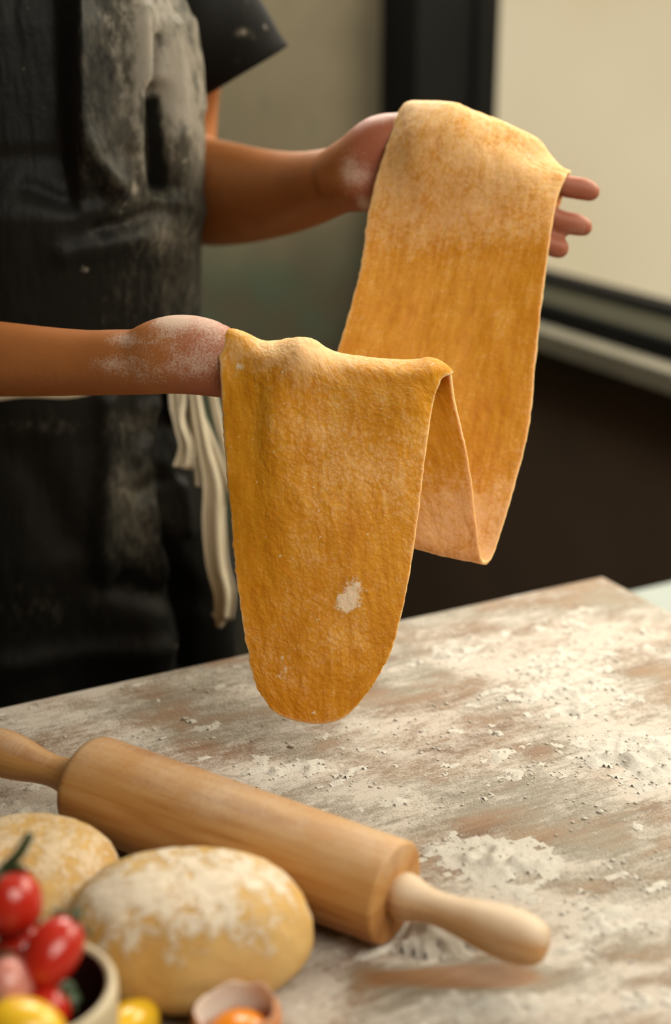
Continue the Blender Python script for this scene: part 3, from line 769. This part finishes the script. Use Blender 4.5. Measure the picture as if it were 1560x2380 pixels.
def sleeve(c0, r0, c1, ax1, r1a, r1b, hem_dir=None, name='sleeve'):
    """tube from the shoulder to an elliptical hem"""
    n, k = 40, 16
    th = np.linspace(0, 2 * math.pi, n, endpoint=False); c0, c1 = np.asarray(c0), np.asarray(c1)
    d0, a0, b0 = frame_axis(c1 - c0); a1 = np.asarray(ax1) / np.linalg.norm(ax1)
    b1 = np.cross(a1, c1 - c0) if hem_dir is None else hem_dir - a1 * (hem_dir @ a1); b1 /= np.linalg.norm(b1)
    a0 = a1 - d0 * (a1 @ d0); a0 /= np.linalg.norm(a0); b0 = np.cross(a0, d0); b0 *= np.sign(b0 @ b1)
    out = []
    for t in np.linspace(0, 1, k):
        e = t * t * (3 - 2 * t)
        c = c0 * (1 - t) + c1 * t
        ra, rb = r0 * (1 - t) + r1a * t, r0 * (1 - t) + r1b * t
        va = a0 * (1 - e) + a1 * e; va /= np.linalg.norm(va); vb = b0 * (1 - e) + b1 * e; vb /= np.linalg.norm(vb)
        wob = 1 + 0.06 * t * (1 - t) * 4 * np.sin(3 * th + 4 * t)
        out.append(c + (np.cos(th) * ra * wob)[:, None] * va + (np.sin(th) * rb * wob)[:, None] * vb)
    V = np.concatenate(out)
    x, y, _ = PROJ(V)
    o = mesh(name, V, [tuple(f) for f in grid_faces(k, n, True)], MAT_SHIRT, person, True, {'flour': 1.3 * gs(x, y, 562, 76, 14, 14)})
    m = o.modifiers.new('s', 'SOLIDIFY'); m.thickness = 0.003
    return o


pA, pB = PX(462, 228, 1.46), PX(664, 110, 1.46)
sleeve(shL + 0.02 * UP - .03 * S, 0.072, (pA + pB) / 2, pB - pA, np.linalg.norm(pB - pA) / 2, 0.055, pA - np.array([0, 0, CH]))
sleeve(shR + 0.02 * UP + .03 * S, 0.072, shR - 0.14 * UP - 0.035 * S + 0.0 * FW, S, 0.072, 0.07)

# trousers and shoes
MAT_TROUSER = m_cloth('black_trousers', (0.0065, 0.006, 0.0052))
tb = Blob()
for h in np.arange(0.80, 1.0, 0.03):
    a = np.interp(h, KH, KA) - .010; b = np.interp(h, KH, KB) - .040
    tb.ell(CT + h * UP, (a, b, 0.06), np.stack([S, FW, UP]))
for sg in (-1, 1):
    tb.chain([CT + sg * .095 * S + .84 * UP, CT + sg * .10 * S + 0.48 * UP + .01 * FW, CT + sg * .10 * S + 0.10 * UP], [0.098, 0.072, 0.055])
v, f = tb.build(0.008, 4); mesh('trousers', v, f, MAT_TROUSER, person, True, {'flour': np.zeros(len(v))})
for sg in (-1, 1):
    sb_ = Blob(); c = CT + sg * .10 * S
    sb_.ell(c + .055 * UP, (0.045, 0.055, 0.05), np.stack([S, FW, UP])); sb_.ell(c + .035 * UP + .10 * FW, (0.045, 0.10, 0.035), np.stack([S, FW, UP])); sb_.ell(c + .035 * UP - .02 * FW, (.042, .06, .035), np.stack([S, FW, UP]))
    v, f = sb_.build(0.006, 3); v[:, 2] = np.maximum(v[:, 2], 0.0005); mesh('shoe', v, f, MAT_BLACK, person)

# apron
NT, NH = 230, 300
hh = np.linspace(0.50, 1.47, NH); tmin = np.radians(-105.0)
tmax = np.radians(np.interp(hh, [0.5, 1.02, 1.10, 1.2, 1.47], [74, 74, 86, 100, 92]))
H = np.repeat(hh[:, None], NT, 1); TH_ = tmin + (tmax[:, None] - tmin) * np.linspace(0, 1, NT)[None, :]
Pb = torso(TH_, H, 0.004); px, py, _ = PROJ(Pb)
disp = np.zeros_like(px)
FOLD = [([(352, 90), (348, 180), (350, 240)], 9, -.012), ([(350, 215), (356, 300), (362, 350), (368, 430)], 19, -.040), ([(165, -60), (176, 150), (182, 290), (215, 370), (262, 430)], 26, .012),
        ([(245, 10), (265, 180), (285, 330)], 36, -.009), ([(322, 20), (322, 190), (305, 330)], 22, .008), ([(395, 60), (412, 240), (402, 470)], 24, .008), ([(440, -40), (455, 250)], 14, .004),
        ([(225, 530), (300, 515), (350, 490)], 18, -.009), ([(150, 590), (330, 555), (440, 490)], 30, .006), ([(60, 440), (150, 470), (230, 450)], 22, -.006),
        ([(238, 930), (245, 1090), (232, 1250), (240, 1340)], 26, .010), ([(392, 930), (380, 1080), (398, 1260), (462, 1380), (470, 1560)], 20, -.022), ([(330, 1140), (390, 1120)], 22, -.008),
        ([(240, 1350), (330, 1370), (460, 1400)], 34, -.010), ([(0, 1540), (200, 1520), (420, 1500)], 30, .006), ([(345, 915), (330, 1010)], 20, -.006), ([(330, 950), (365, 940)], 25, .006),
        ([(60, 1060), (160, 1250)], 50, -.006), ([(440, 1130), (455, 1240)], 14, .008)]
for pl, w, a in FOLD:
    disp += a * np.exp(-(polyd(px, py, pl) / w) ** 2)
disp += -0.030 * sstep(176, 150, px + 0.06 * np.maximum(py - 250, 0) * -1) * sstep(520, 360, py)
disp += -0.016 * sstep(380, 420, px) * sstep(930, 1000, py)
disp += 0.0045 * (fbm(TH_ * 6 + 20, H * 10, seed=71, octv=3) - 0.5) + 0.0015 * (fbm(TH_ * 40 + 20, H * 50, seed=72) - 0.5)
disp += 0.02 * sstep(1.0, 0.6, H) * np.sin(TH_ * 9)
nr_ = np.cos(TH_)[..., None] * FW + np.sin(TH_)[..., None] * S
V = Pb + nr_ * (0.006 + disp)[..., None]
x, y, _ = PROJ(V)
fa = -0.26 + 0.34 * sstep(150, 200, x) * sstep(620, 380, y) + 0.52 * sstep(180, 330, x) * sstep(930, 650, y) + 0.6 * gs(x, y, 405, 545, 50, 40) + 0.55 * gs(x, y, 395, 190, 30, 110) + 0.5 * gs(x, y, 330, 120, 28, 130) + 0.4 * gs(x, y, 430, 220, 20, 80)  # flour, with waxy highlights and the lit right side painted in
fa += 0.24 * sstep(160, 230, x) * sstep(430, 330, y) + 0.55 * gs(x, y, 320, 980, 70, 50) + 0.95 * gs(x, y, 315, 1180, 72, 150) + 0.35 * gs(x, y, 120, 1420, 200, 60) + 0.12 + 0.42 * gs(x, y, 100, 990, 160, 22) + 0.7 * gs(x, y, 312, 440, 10, 14) - 0.30 * gs(x, y, 245, 200, 34, 150) - 1.6 * np.exp(-(polyd(x, y, [(352, 240), (360, 330), (370, 420)]) / 17) ** 2) + 0.15 * gs(x, y, 430, 650, 60, 100)  # also paints light on the skirt panel and shade in the folds
apron = mesh('apron', V.reshape(-1, 3), [tuple(f) for f in grid_faces(NH, NT)], m_cloth('black_apron_canvas', (0.0050, 0.0047, 0.0035), spec=0.15, rough=0.5), person, True, {'flour': fa.ravel()})
apron.modifiers.new('s', 'SOLIDIFY').thickness = 0.0015
apron['label'] = 'black canvas apron streaked with flour and painted highlights'

# cotton ties of the apron
MAT_TIE = plain('natural_cotton', (0.68, 0.61, 0.46), 0.85, 0.06, 60, 0.4)


def ribbon(pl, widths, fold=0.004, nc=9, n=60, seed=0, name='tie'):
    a = np.array(pl, float); Pc = catmull(np.c_[PX(a[:, 0], a[:, 1], a[:, 2]), np.array(widths) * a[:, 2] / F], n)
    C_, w = Pc[:, :3], Pc[:, 3]
    t = np.gradient(C_, axis=0); t /= np.linalg.norm(t, axis=1, keepdims=True)
    view = C_ - np.array([0, 0, CH]); view /= np.linalg.norm(view, axis=1, keepdims=True)
    side_ = np.cross(t, view); side_ /= np.linalg.norm(side_, axis=1, keepdims=True)
    u = np.linspace(-0.5, 0.5, nc)
    ph = seed + np.linspace(0, 2.0, n)
    z = fold * 1.5 * np.cos(u[None, :] * 9.5 + ph[:, None])
    V = C_[:, None] + side_[:, None] * (u[None, :] * w[:, None])[..., None] + view[:, None] * z[..., None]
    o = mesh(name, V.reshape(-1, 3), [tuple(f) for f in grid_faces(n, nc)], MAT_TIE, apron, True)
    o.modifiers.new('s', 'SOLIDIFY').thickness = 0.0014
    return o


zt = 1.415
ribbon([(404, 885, zt), (408, 940, zt), (420, 995, zt - .004), (432, 1040, zt - .006), (424, 1088, zt - .006)], [26, 28, 30, 34, 46], seed=0.3)
ribbon([(428, 885, zt), (424, 935, zt - .004), (420, 985, zt - .008), (438, 1035, zt - .010), (436, 1084, zt - .008)], [18, 20, 22, 26, 26], seed=2.0)
ribbon([(448, 885, zt), (460, 960, zt), (478, 1050, zt - .003), (496, 1130, zt - .004), (497, 1215, zt - .004), (505, 1310, zt - .006), (522, 1380, zt - .008), (520, 1440, zt - .008)], [22, 26, 34, 50, 56, 54, 52, 44], seed=1.0)
ribbon([(440, 885, zt + .004), (446, 960, zt + .004), (456, 1050, zt + .003), (466, 1130, zt)], [10, 12, 14, 24], seed=3.0, fold=.002)
ribbon([(488, 885, zt + .006), (508, 980, zt + .006), (528, 1070, zt + .005), (545, 1140, zt + .004)], [12, 14, 14, 12], seed=0.0, fold=.002)
ribbon([(430, 885, zt + .01), (470, 975, zt + .006), (505, 1060, zt + .004), (545, 1160, zt + .002)], [10, 14, 16, 12], seed=0.5, fold=.003)
ribbon([(505, 1420, zt - .006), (512, 1440, zt - .008), (508, 1458, zt - .008)], [26, 24, 14], seed=0.5, fold=.002, n=14)
# the knot and the band round the waist
kb = Blob()
kb.ell(PX(418, 880, 1.42), (0.014, 0.011, 0.011)); kb.ell(PX(440, 886, 1.42), (0.012, 0.010, 0.011)); kb.ell(PX(462, 884, 1.422), (0.010, 0.008, 0.010))
v, f = kb.build(0.003, 3); mesh('tie_knot', v, f, MAT_TIE, apron)
th = np.linspace(math.radians(-150), math.radians(78), 120); hb_ = np.linspace(-0.012, 0.012, 5)
H, TH_ = np.meshgrid(hb_, th, indexing='ij')
V = torso(TH_, H * 0 + 1.120, 0.012) + H[..., None] * UP + (0.002 * np.sin(TH_ * 11) )[..., None] * UP
o = mesh('waist_band', V.reshape(-1, 3), [tuple(f) for f in grid_faces(5, 120)], MAT_TIE, apron); o.modifiers.new('s', 'SOLIDIFY').thickness = 0.0016

# ---------------------------------------------------------------- rolling pin
r_l, r_r = 0.0352, 0.0330
cl = PT(197, 1818, TH + r_l + .001); cr = PT(921, 2077, TH + r_r + .001); ax = cr - cl; PL = np.linalg.norm(ax); ax = ax / PL


def m_pin():
    M = Mat('beech_wood'); c = M.attr('suv', 'Vector'); fl = M.attr('flour')
    g = M.noise(M.coord(vec=c, scale=(7, 95, 1)), 1.0, 5, 0.6, 0.5); g2 = M.noise(M.coord(vec=c, scale=(30, 700, 1)), 1.0, 3)
    col = M.ramp(g, [(0.28, (0.32, 0.120, 0.030)), (0.45, (0.49, 0.235, 0.068)), (0.62, (0.57, 0.315, 0.115)), (0.8, (0.46, 0.20, 0.055))])
    col = M.mix(M.math('MULTIPLY', M.step(g2, 0.55, 0.7), 0.3), col, (0.32, 0.15, 0.05))
    n1 = M.noise(c, 14, 5, 0.65); n2 = M.noise(c, 420, 4, 0.7)
    s = M.math('ADD', fl, M.math('ADD', M.math('MULTIPLY', M.math('SUBTRACT', n1, 0.5), 0.8), M.math('MULTIPLY', M.math('SUBTRACT', n2, 0.5), 0.5)))
    f = M.math('MULTIPLY', M.step(s, 0.2, 1.1), 0.75)
    M.set(Base_Color=M.mix(f, col, (0.74, 0.64, 0.50)), Roughness=0.55, Normal=M.bump(g2, 0.08, 0.001), Specular_IOR_Level=0.35)
    return M.m


MAT_PIN = m_pin()
pin = thing('rolling_pin', 'wooden rolling pin with turned handles lying across the floured table', 'rolling pin', tuple((cl + cr) / 2 * (1, 1, 0) + (0, 0, TH)))


def pin_part(name, origin, axis, prof, side_off=0.0):
    d, a, b = frame_axis(axis); V, Fc = lathe(origin, axis, prof, 56)
    rel = V - np.asarray(origin); s = rel @ d; ang = np.arctan2(rel @ b, rel @ a); rr = np.hypot(rel @ a, rel @ b)
    up = rel[:, 2] / np.maximum(rr, 1e-4)
    fl = 0.02 + 0.50 * sstep(0.25, 1.0, up) + side_off  # flour dusting; the lit upper side is painted paler with it
    uvw = np.stack([s + 3 * side_off, (rel @ a) * 1.0 + 0.3, rel @ b], -1)
    suv = np.stack([s, 0.036 * (1.2 + np.sin(ang) * 1.0) + 0.02 * np.cos(ang), rr], -1)
    return mesh(name, V, Fc, MAT_PIN, pin, True, {'flour': fl, 'suv': suv})


rb_ = 0.010
prof = [(0.0, r_l - 0.012)] + [(rb_ * (1 - math.cos(t)), r_l - rb_ * (1 - math.sin(t))) for t in np.linspace(0, math.pi / 2, 7)] + [(PL * k / 12, r_l + (r_r - r_l) * k / 12) for k in range(1, 12)]
prof += [(PL - 0.0025 * (1 - math.sin(t)), r_r - 0.0025 * (1 - math.cos(t))) for t in np.linspace(0, math.pi / 2, 5)] + [(PL, r_r - 0.012), (PL, 0.004)]
pin_part('roller', cl, ax, [(0, 0.004)] + prof)
HP = [(-0.004, 0.010), (0.0, 0.0125), (0.004, 0.0148), (0.010, 0.0145), (0.018, 0.0118), (0.028, 0.0105), (0.042, 0.0115), (0.058, 0.0142), (0.072, 0.0158), (0.084, 0.0158), (0.093, 0.0140), (0.0985, 0.0105), (0.1005, 0.006), (0.101, 0.001)]
HPd = catmull(np.array(HP), 40)
pin_part('handle', cr, ax, HPd, 0.42); pin_part('handle', cl, -ax, HPd * (1.0, 1.08), 0.0)


# ---------------------------------------------------------------- dough balls
def m_ball(name, seedoff, fl_amt):
    M = Mat(name); c = M.coord(); fl = M.attr('flour')
    n1 = M.noise(c, 38, 5, 0.6); n2 = M.noise(c, 130, 5, 0.7, 0.8); n3 = M.noise(c, 12, 3)
    base = M.ramp(n3, [(0.3, (0.52, 0.28, 0.065)), (0.7, (0.70, 0.48, 0.20))])
    s = M.math('ADD', fl, M.math('ADD', M.math('MULTIPLY', M.math('SUBTRACT', n1, 0.5), 1.8), M.math('MULTIPLY', M.math('SUBTRACT', n2, 0.5), 2.2)))
    f = M.math('MULTIPLY', M.step(s, 0.30, 0.75), fl_amt)
    M.set(Base_Color=M.mix(f, base, (0.78, 0.70, 0.58)), Roughness=0.75, Subsurface_Weight=0.15, Subsurface_Scale=0.008, Subsurface_Radius=(1, .6, .25), Specular_IOR_Level=0.25,
          Normal=M.bump(M.math('ADD', M.math('MULTIPLY', f, 0.6), n2), 0.5, 0.003))
    return M.m


def ball(name, label, ctr, ra, rb, hgt, rot, mat, flf, seed):
    """a rounded lump of dough resting on the table: half-axes ra, rb, height hgt"""
    n, k = 96, 56
    ph = np.linspace(0, 2 * math.pi, n, endpoint=False); v = np.linspace(-0.5 * math.pi, 0.5 * math.pi, k)
    Vv, Pp = np.meshgrid(v, ph, indexing='ij')
    cx = np.sign(np.cos(Vv)) * np.abs(np.cos(Vv)) ** 0.72
    zz = np.sin(Vv); zz = np.where(zz < 0, np.sign(zz) * np.abs(zz) ** 0.8 * 0.62, zz)
    x = cx * np.cos(Pp) * ra; y = cx * np.sin(Pp) * rb; z = zz
    wob = 1 + 0.07 * (fbm(cx * np.cos(Pp) * 1.3 + 5, cx * np.sin(Pp) * 1.3 + 5, zz + 5, seed=seed, octv=3) - 0.5) * 2 + 0.012 * (fbm(x * 160 + 20, y * 160 + 20, z * 6 + 9, seed=seed + 5, octv=2) - .5) * 2
    x, y = x * wob, y * wob
    z = z * wob * hgt / 1.62 + hgt * 0.62 / 1.62; z = np.maximum(z, 0.0003)
    cr_, sr_ = math.cos(rot), math.sin(rot)
    Vw = np.stack([ctr[0] + x * cr_ - y * sr_, ctr[1] + x * sr_ + y * cr_, TH + z], -1)
    gx_, gy_, _ = PROJ(Vw)
    o = mesh(name, Vw.reshape(-1, 3) - (ctr[0], ctr[1], TH), [tuple(f) for f in grid_faces(k, n, True)] + [tuple(range(n - 1, -1, -1)), tuple(range((k - 1) * n, k * n))], mat, None, True, {'flour': flf(gx_, gy_, zz).ravel()})
    o.location = (ctr[0], ctr[1], TH)
    return tag(o, label, 'dough', 'dough balls on the table')


c1 = PT(440, 2168, TH + 0.030)
ball('dough_ball', 'large pale yellow dough ball patched with white flour in front of the rolling pin', c1, 0.0760, 0.0555, 0.076, 0.0, m_ball('floured_dough', 0, 0.85),
     lambda x, y, z: 0.26 + 0.40 * gs(x, y, 420, 2080, 240, 115) + 0.15 * sstep(0.2, 1, z) - 0.05 * sstep(560, 680, x) - 0.55 * sstep(2190, 2290, y), 81)
c2 = PT(62, 2046, TH + 0.026)
ball('dough_ball', 'smooth plain dough ball at the far side of the tomatoes, partly out of frame', c2, 0.0585, 0.053, 0.060, 0.2, m_ball('plain_dough', 3, 0.5),
     lambda x, y, z: 0.55 + 0 * x, 83)

# ---------------------------------------------------------------- small bowl with tomatoes, egg shells
MAT_BOWL = plain('cream_stoneware', (0.56, 0.47, 0.31), 0.45, 0.12, 30, 0.15); MAT_BOWL_SHADE = plain('bowl_inside_shade', (0.045, 0.016, 0.012), 0.35, 0.15, 30, 0.05)  # second material: shade inside the bowl painted as a dark colour
bc = PX(72, 2288, 0.73); bo = np.array([bc[0], bc[1], TH]); BR = 0.0445
BHT = bc[2] - TH
bp = [(0, 0.012), (0, 0.026), (0.004, 0.029), (0.020, 0.037), (0.045, 0.0425), (BHT - .012, 0.0438), (BHT - .002, 0.0435), (BHT, 0.0415), (BHT - .002, 0.0385), (BHT - 0.014, 0.0375), (0.040, 0.036), (0.020, 0.030), (0.010, 0.018), (0.008, 0.002)]
bp = catmull(np.array(bp), 44)
V, Fc = lathe(bo, UP, bp, 64)
bowl = mesh('bowl', V - bo, Fc, MAT_BOWL); bowl.location = tuple(bo); bowl.data.materials.append(MAT_BOWL_SHADE)
for p_ in bowl.data.polygons:
    if p_.center[2] < BHT - .004 and math.hypot(p_.center[0], p_.center[1]) < np.interp(p_.center[2], [0, .02, .045, BHT], [.02, .034, .0395, .0395]) and p_.center[2] > .007:
        p_.material_index = 1  # inner faces take the painted shade
tag(bowl, 'small cream stoneware bowl holding tomatoes beside the floured dough ball', 'bowl')


def m_tomato(name, c1_, c2_):
    M = Mat(name); n = M.noise(M.coord(), 28, 3)
    M.set(Base_Color=M.mix(n, c1_, c2_), Roughness=0.22, Subsurface_Weight=0.12, Subsurface_Scale=0.006, Subsurface_Radius=(1, .3, .1), Coat_Weight=0.15, Coat_Roughness=0.1); return M.m


MAT_TOM = m_tomato('tomato_skin', (0.36, 0.010, 0.005), (0.54, 0.027, 0.010)); MAT_YEL = m_tomato('yellow_skin', (0.70, 0.40, 0.012), (0.80, 0.52, 0.03))
MAT_GREEN = plain('green_stalk', (0.030, 0.050, 0.014), 0.5, 0.2, 90, 0.3)
MAT_PINK = m_tomato('pink_flesh', (0.50, 0.14, 0.11), (0.62, 0.30, 0.24))


def tomato(label, c, r, axis, mat, name='cherry_tomato', stalk=None, group='tomatoes in and beside the bowl', calyx=True, lobes=0):
    """r = (radius, half length); axis points to the stalk"""
    d, a, b = frame_axis(axis); n, k = 40, 26
    c = np.asarray(c, float)
    t = np.linspace(0, math.pi, k); ph = np.linspace(0, 2 * math.pi, n, endpoint=False)
    Tt, Pp = np.meshgrid(t, ph, indexing='ij')
    rad = np.sin(Tt) ** 0.9 * r[0] * (1 + (0.07 * np.cos(lobes * Pp) * np.sin(Tt) if lobes else 0)); s = np.cos(Tt) * r[1] - 0.16 * r[1] * np.exp(-(Tt / 0.35) ** 2)
    V = s[..., None] * d + (rad * np.cos(Pp))[..., None] * a + (rad * np.sin(Pp))[..., None] * b
    root = thing(name, label, 'tomato' if 'tomato' in name else 'pepper', tuple(c), group)
    mesh('skin', (V + c).reshape(-1, 3), [tuple(f) for f in grid_faces(k, n, True)], mat, root)
    tip = c + d * r[1] * 0.86
    if calyx:
        Vs, Fs = [], []; nn_ = 0
        for q in range(5):
            an = q * 2 * math.pi / 5 + 0.4; o_ = math.cos(an) * a + math.sin(an) * b
            pts = [tip, tip + o_ * r[0] * 0.35 + d * 0.0014, tip + o_ * r[0] * 0.7 + d * 0.0006, tip + o_ * r[0] * 0.95 - d * 0.002]
            v, f = tube(pts, [0.0014, 0.0017, 0.0013, 0.0004], 6); Vs.append(v); Fs += [tuple(i + nn_ for i in g) for g in f]; nn_ += len(v)
        mesh('calyx', np.concatenate(Vs), Fs, MAT_GREEN, root)
    st_ = stalk if stalk is not None else [tip, tip + d * 0.004, tip + d * 0.008 + 0.001 * UP]
    v, f = tube(st_, np.linspace(0.0034, 0.0026, len(st_)), 8); mesh('stalk', v, f, MAT_GREEN, root)
    return root


g1 = PX(22, 2098, 0.748)
stp = catmull(np.array([PX(4, 2026, 0.748), PX(20, 2010, 0.748), PX(44, 1985, 0.748), PX(62, 1955, 0.749), PX(72, 1936, 0.750)]), 12)
tomato('bright red cherry tomato with a long green stalk, topmost on the bowl', g1, (0.0175, 0.0180), PX(2, 2020, 0.748) - g1, MAT_TOM, stalk=stp)
g2 = PX(124, 2212, 0.733)
tomato('dark red plum tomato with a small green calyx leaning on the bowl rim', g2, (0.0142, 0.0200), PX(160, 2160, 0.738) - PX(110, 2240, 0.725), MAT_TOM)
tomato('pinkish cherry tomato low at the left of the bowl', PX(14, 2290, 0.722), (0.0140, 0.0148), (-0.5, 0.3, 0.7), MAT_PINK)
tomato('red cherry tomato deep in the bowl under the plum tomato', PX(105, 2352, 0.722), (0.0125, 0.013), (0.4, 0.5, 0.2), MAT_TOM)
tomato('dark red cherry tomato at the back of the bowl under the topmost tomato', PX(50, 2210, 0.756), (0.0145, 0.015), (0.1, 0.9, 0.3), MAT_TOM)
tomato('yellow cherry tomato at the near side of the bowl', PX(55, 2400, 0.698), (0.0165, 0.021), (-0.9, 0.1, 0.2), MAT_YEL)
yp = PT(285, 2402, TH + 0.018)
tomato('small yellow pepper on the table between the bowl and the eggshell', yp, (0.0165, 0.026), (-0.5, -0.8, 0.05), MAT_YEL, 'yellow_pepper', None, None, True, 3)
# basil leaf in the bowl
lv = []
lc = PX(140, 2312, 0.728)
for i in range(9):
    t = i / 8; w = 0.008 * math.sin(math.pi * min(1, t * 0.95 + 0.03)) ** 0.8
    for j in range(5):
        u = (j - 2) / 2
        lv.append(lc + (t - .5) * 0.024 * np.array([0.8, 0.3, -0.2]) + u * w * np.array([-0.2, 0.75, 0.55]) + (0.003 * abs(u) - 0.006 * (t - .5) ** 2 * 4) * UP)
o = mesh('basil_leaf', np.array(lv), [tuple(f) for f in grid_faces(9, 5)], plain('basil_green', (0.030, 0.06, 0.022), 0.45, 0.2, 60, 0.2)); o.modifiers.new('s', 'SOLIDIFY').thickness = 0.0006
tag(o, 'dark green herb leaf tucked between the tomatoes in the bowl', 'leaf')


def m_shell():
    M = Mat('brown_eggshell'); c = M.coord(); gm = M.attr('inside')
    n = M.noise(c, 120, 4); col = M.mix(n, (0.50, 0.20, 0.085), (0.58, 0.26, 0.12))
    M.set(Base_Color=M.mix(gm, col, (0.80, 0.74, 0.66)), Roughness=0.55, Specular_IOR_Level=0.35, Normal=M.bump(M.noise(c, 900, 3), 0.1, 0.0006), Subsurface_Weight=0.1, Subsurface_Scale=0.003)
    return M.m


MAT_SHELL = m_shell()


def eggshell(name, label, c, axis, ra, length, cut, seed):
    """broken shell: outer and inner wall, jagged rim; axis points from the closed end to the opening"""
    d, a, b = frame_axis(axis); n, k = 64, 26
    ph = np.linspace(0, 2 * math.pi, n, endpoint=False)
    jag = cut + 0.16 * (fbm(np.cos(ph) * 2 + 7, np.sin(ph) * 2 + 7, seed=seed, octv=3) - 0.5) * 2 + 0.05 * np.sign(np.sin(ph * 7 + seed)) * np.abs(np.sin(ph * 7 + seed))
    layers, ins = [], []
    for thick, rev in ((0.0, False), (0.0007, True)):
        rows = []
        for i in range(k):
            t = (i / (k - 1)) * jag; t = np.maximum(t, 0.02)
            rows.append(np.asarray(c) + (-np.cos(t) * (length - thick))[:, None] * d + ((ra - thick) * np.sin(t))[:, None] * (np.cos(ph)[:, None] * a + np.sin(ph)[:, None] * b))
        if rev:
            rows = rows[::-1]
        layers += rows; ins += [(np.clip((i_ / (k - 1) - 0.62) / 0.12, 0, 1) if rev else 0.0) for i_ in (range(k - 1, -1, -1) if rev else range(k)) for _ in range(n)]  # white only near the inner rim; shade deeper inside painted brown
    V = np.concatenate(layers)
    Fc = [tuple(f) for f in grid_faces(2 * k, n, True)] + [tuple(range(n)), tuple(range((2 * k - 1) * n, 2 * k * n))]
    c = np.asarray(c, float)
    V[:, 2] = np.maximum(V[:, 2], TH + 0.0004)
    o = mesh(name, V - c, Fc, MAT_SHELL, None, True, {'inside': np.array(ins)}); o.location = tuple(c)
    return tag(o, label, 'eggshell')


ec = np.array([-0.0535, 0.640, TH + 0.0285])
eggshell('eggshell', 'broken brown eggshell with a white rim in front of the floured dough ball', ec, np.array([-0.10, 0.06, 0.99]), 0.0245, 0.0285, 1.95, 91)
yc = ec + np.array([0.001, -0.002, -0.0080]); yk = SPH_V * (0.0185, 0.0185, 0.0135)
yolk = mesh('egg_yolk', yk, SPH_F, m_tomato('yolk', (0.72, 0.20, 0.010), (0.80, 0.28, 0.015))); yolk.location = tuple(yc)
tag(yolk, 'orange egg yolk lying inside the broken eggshell', 'egg yolk')
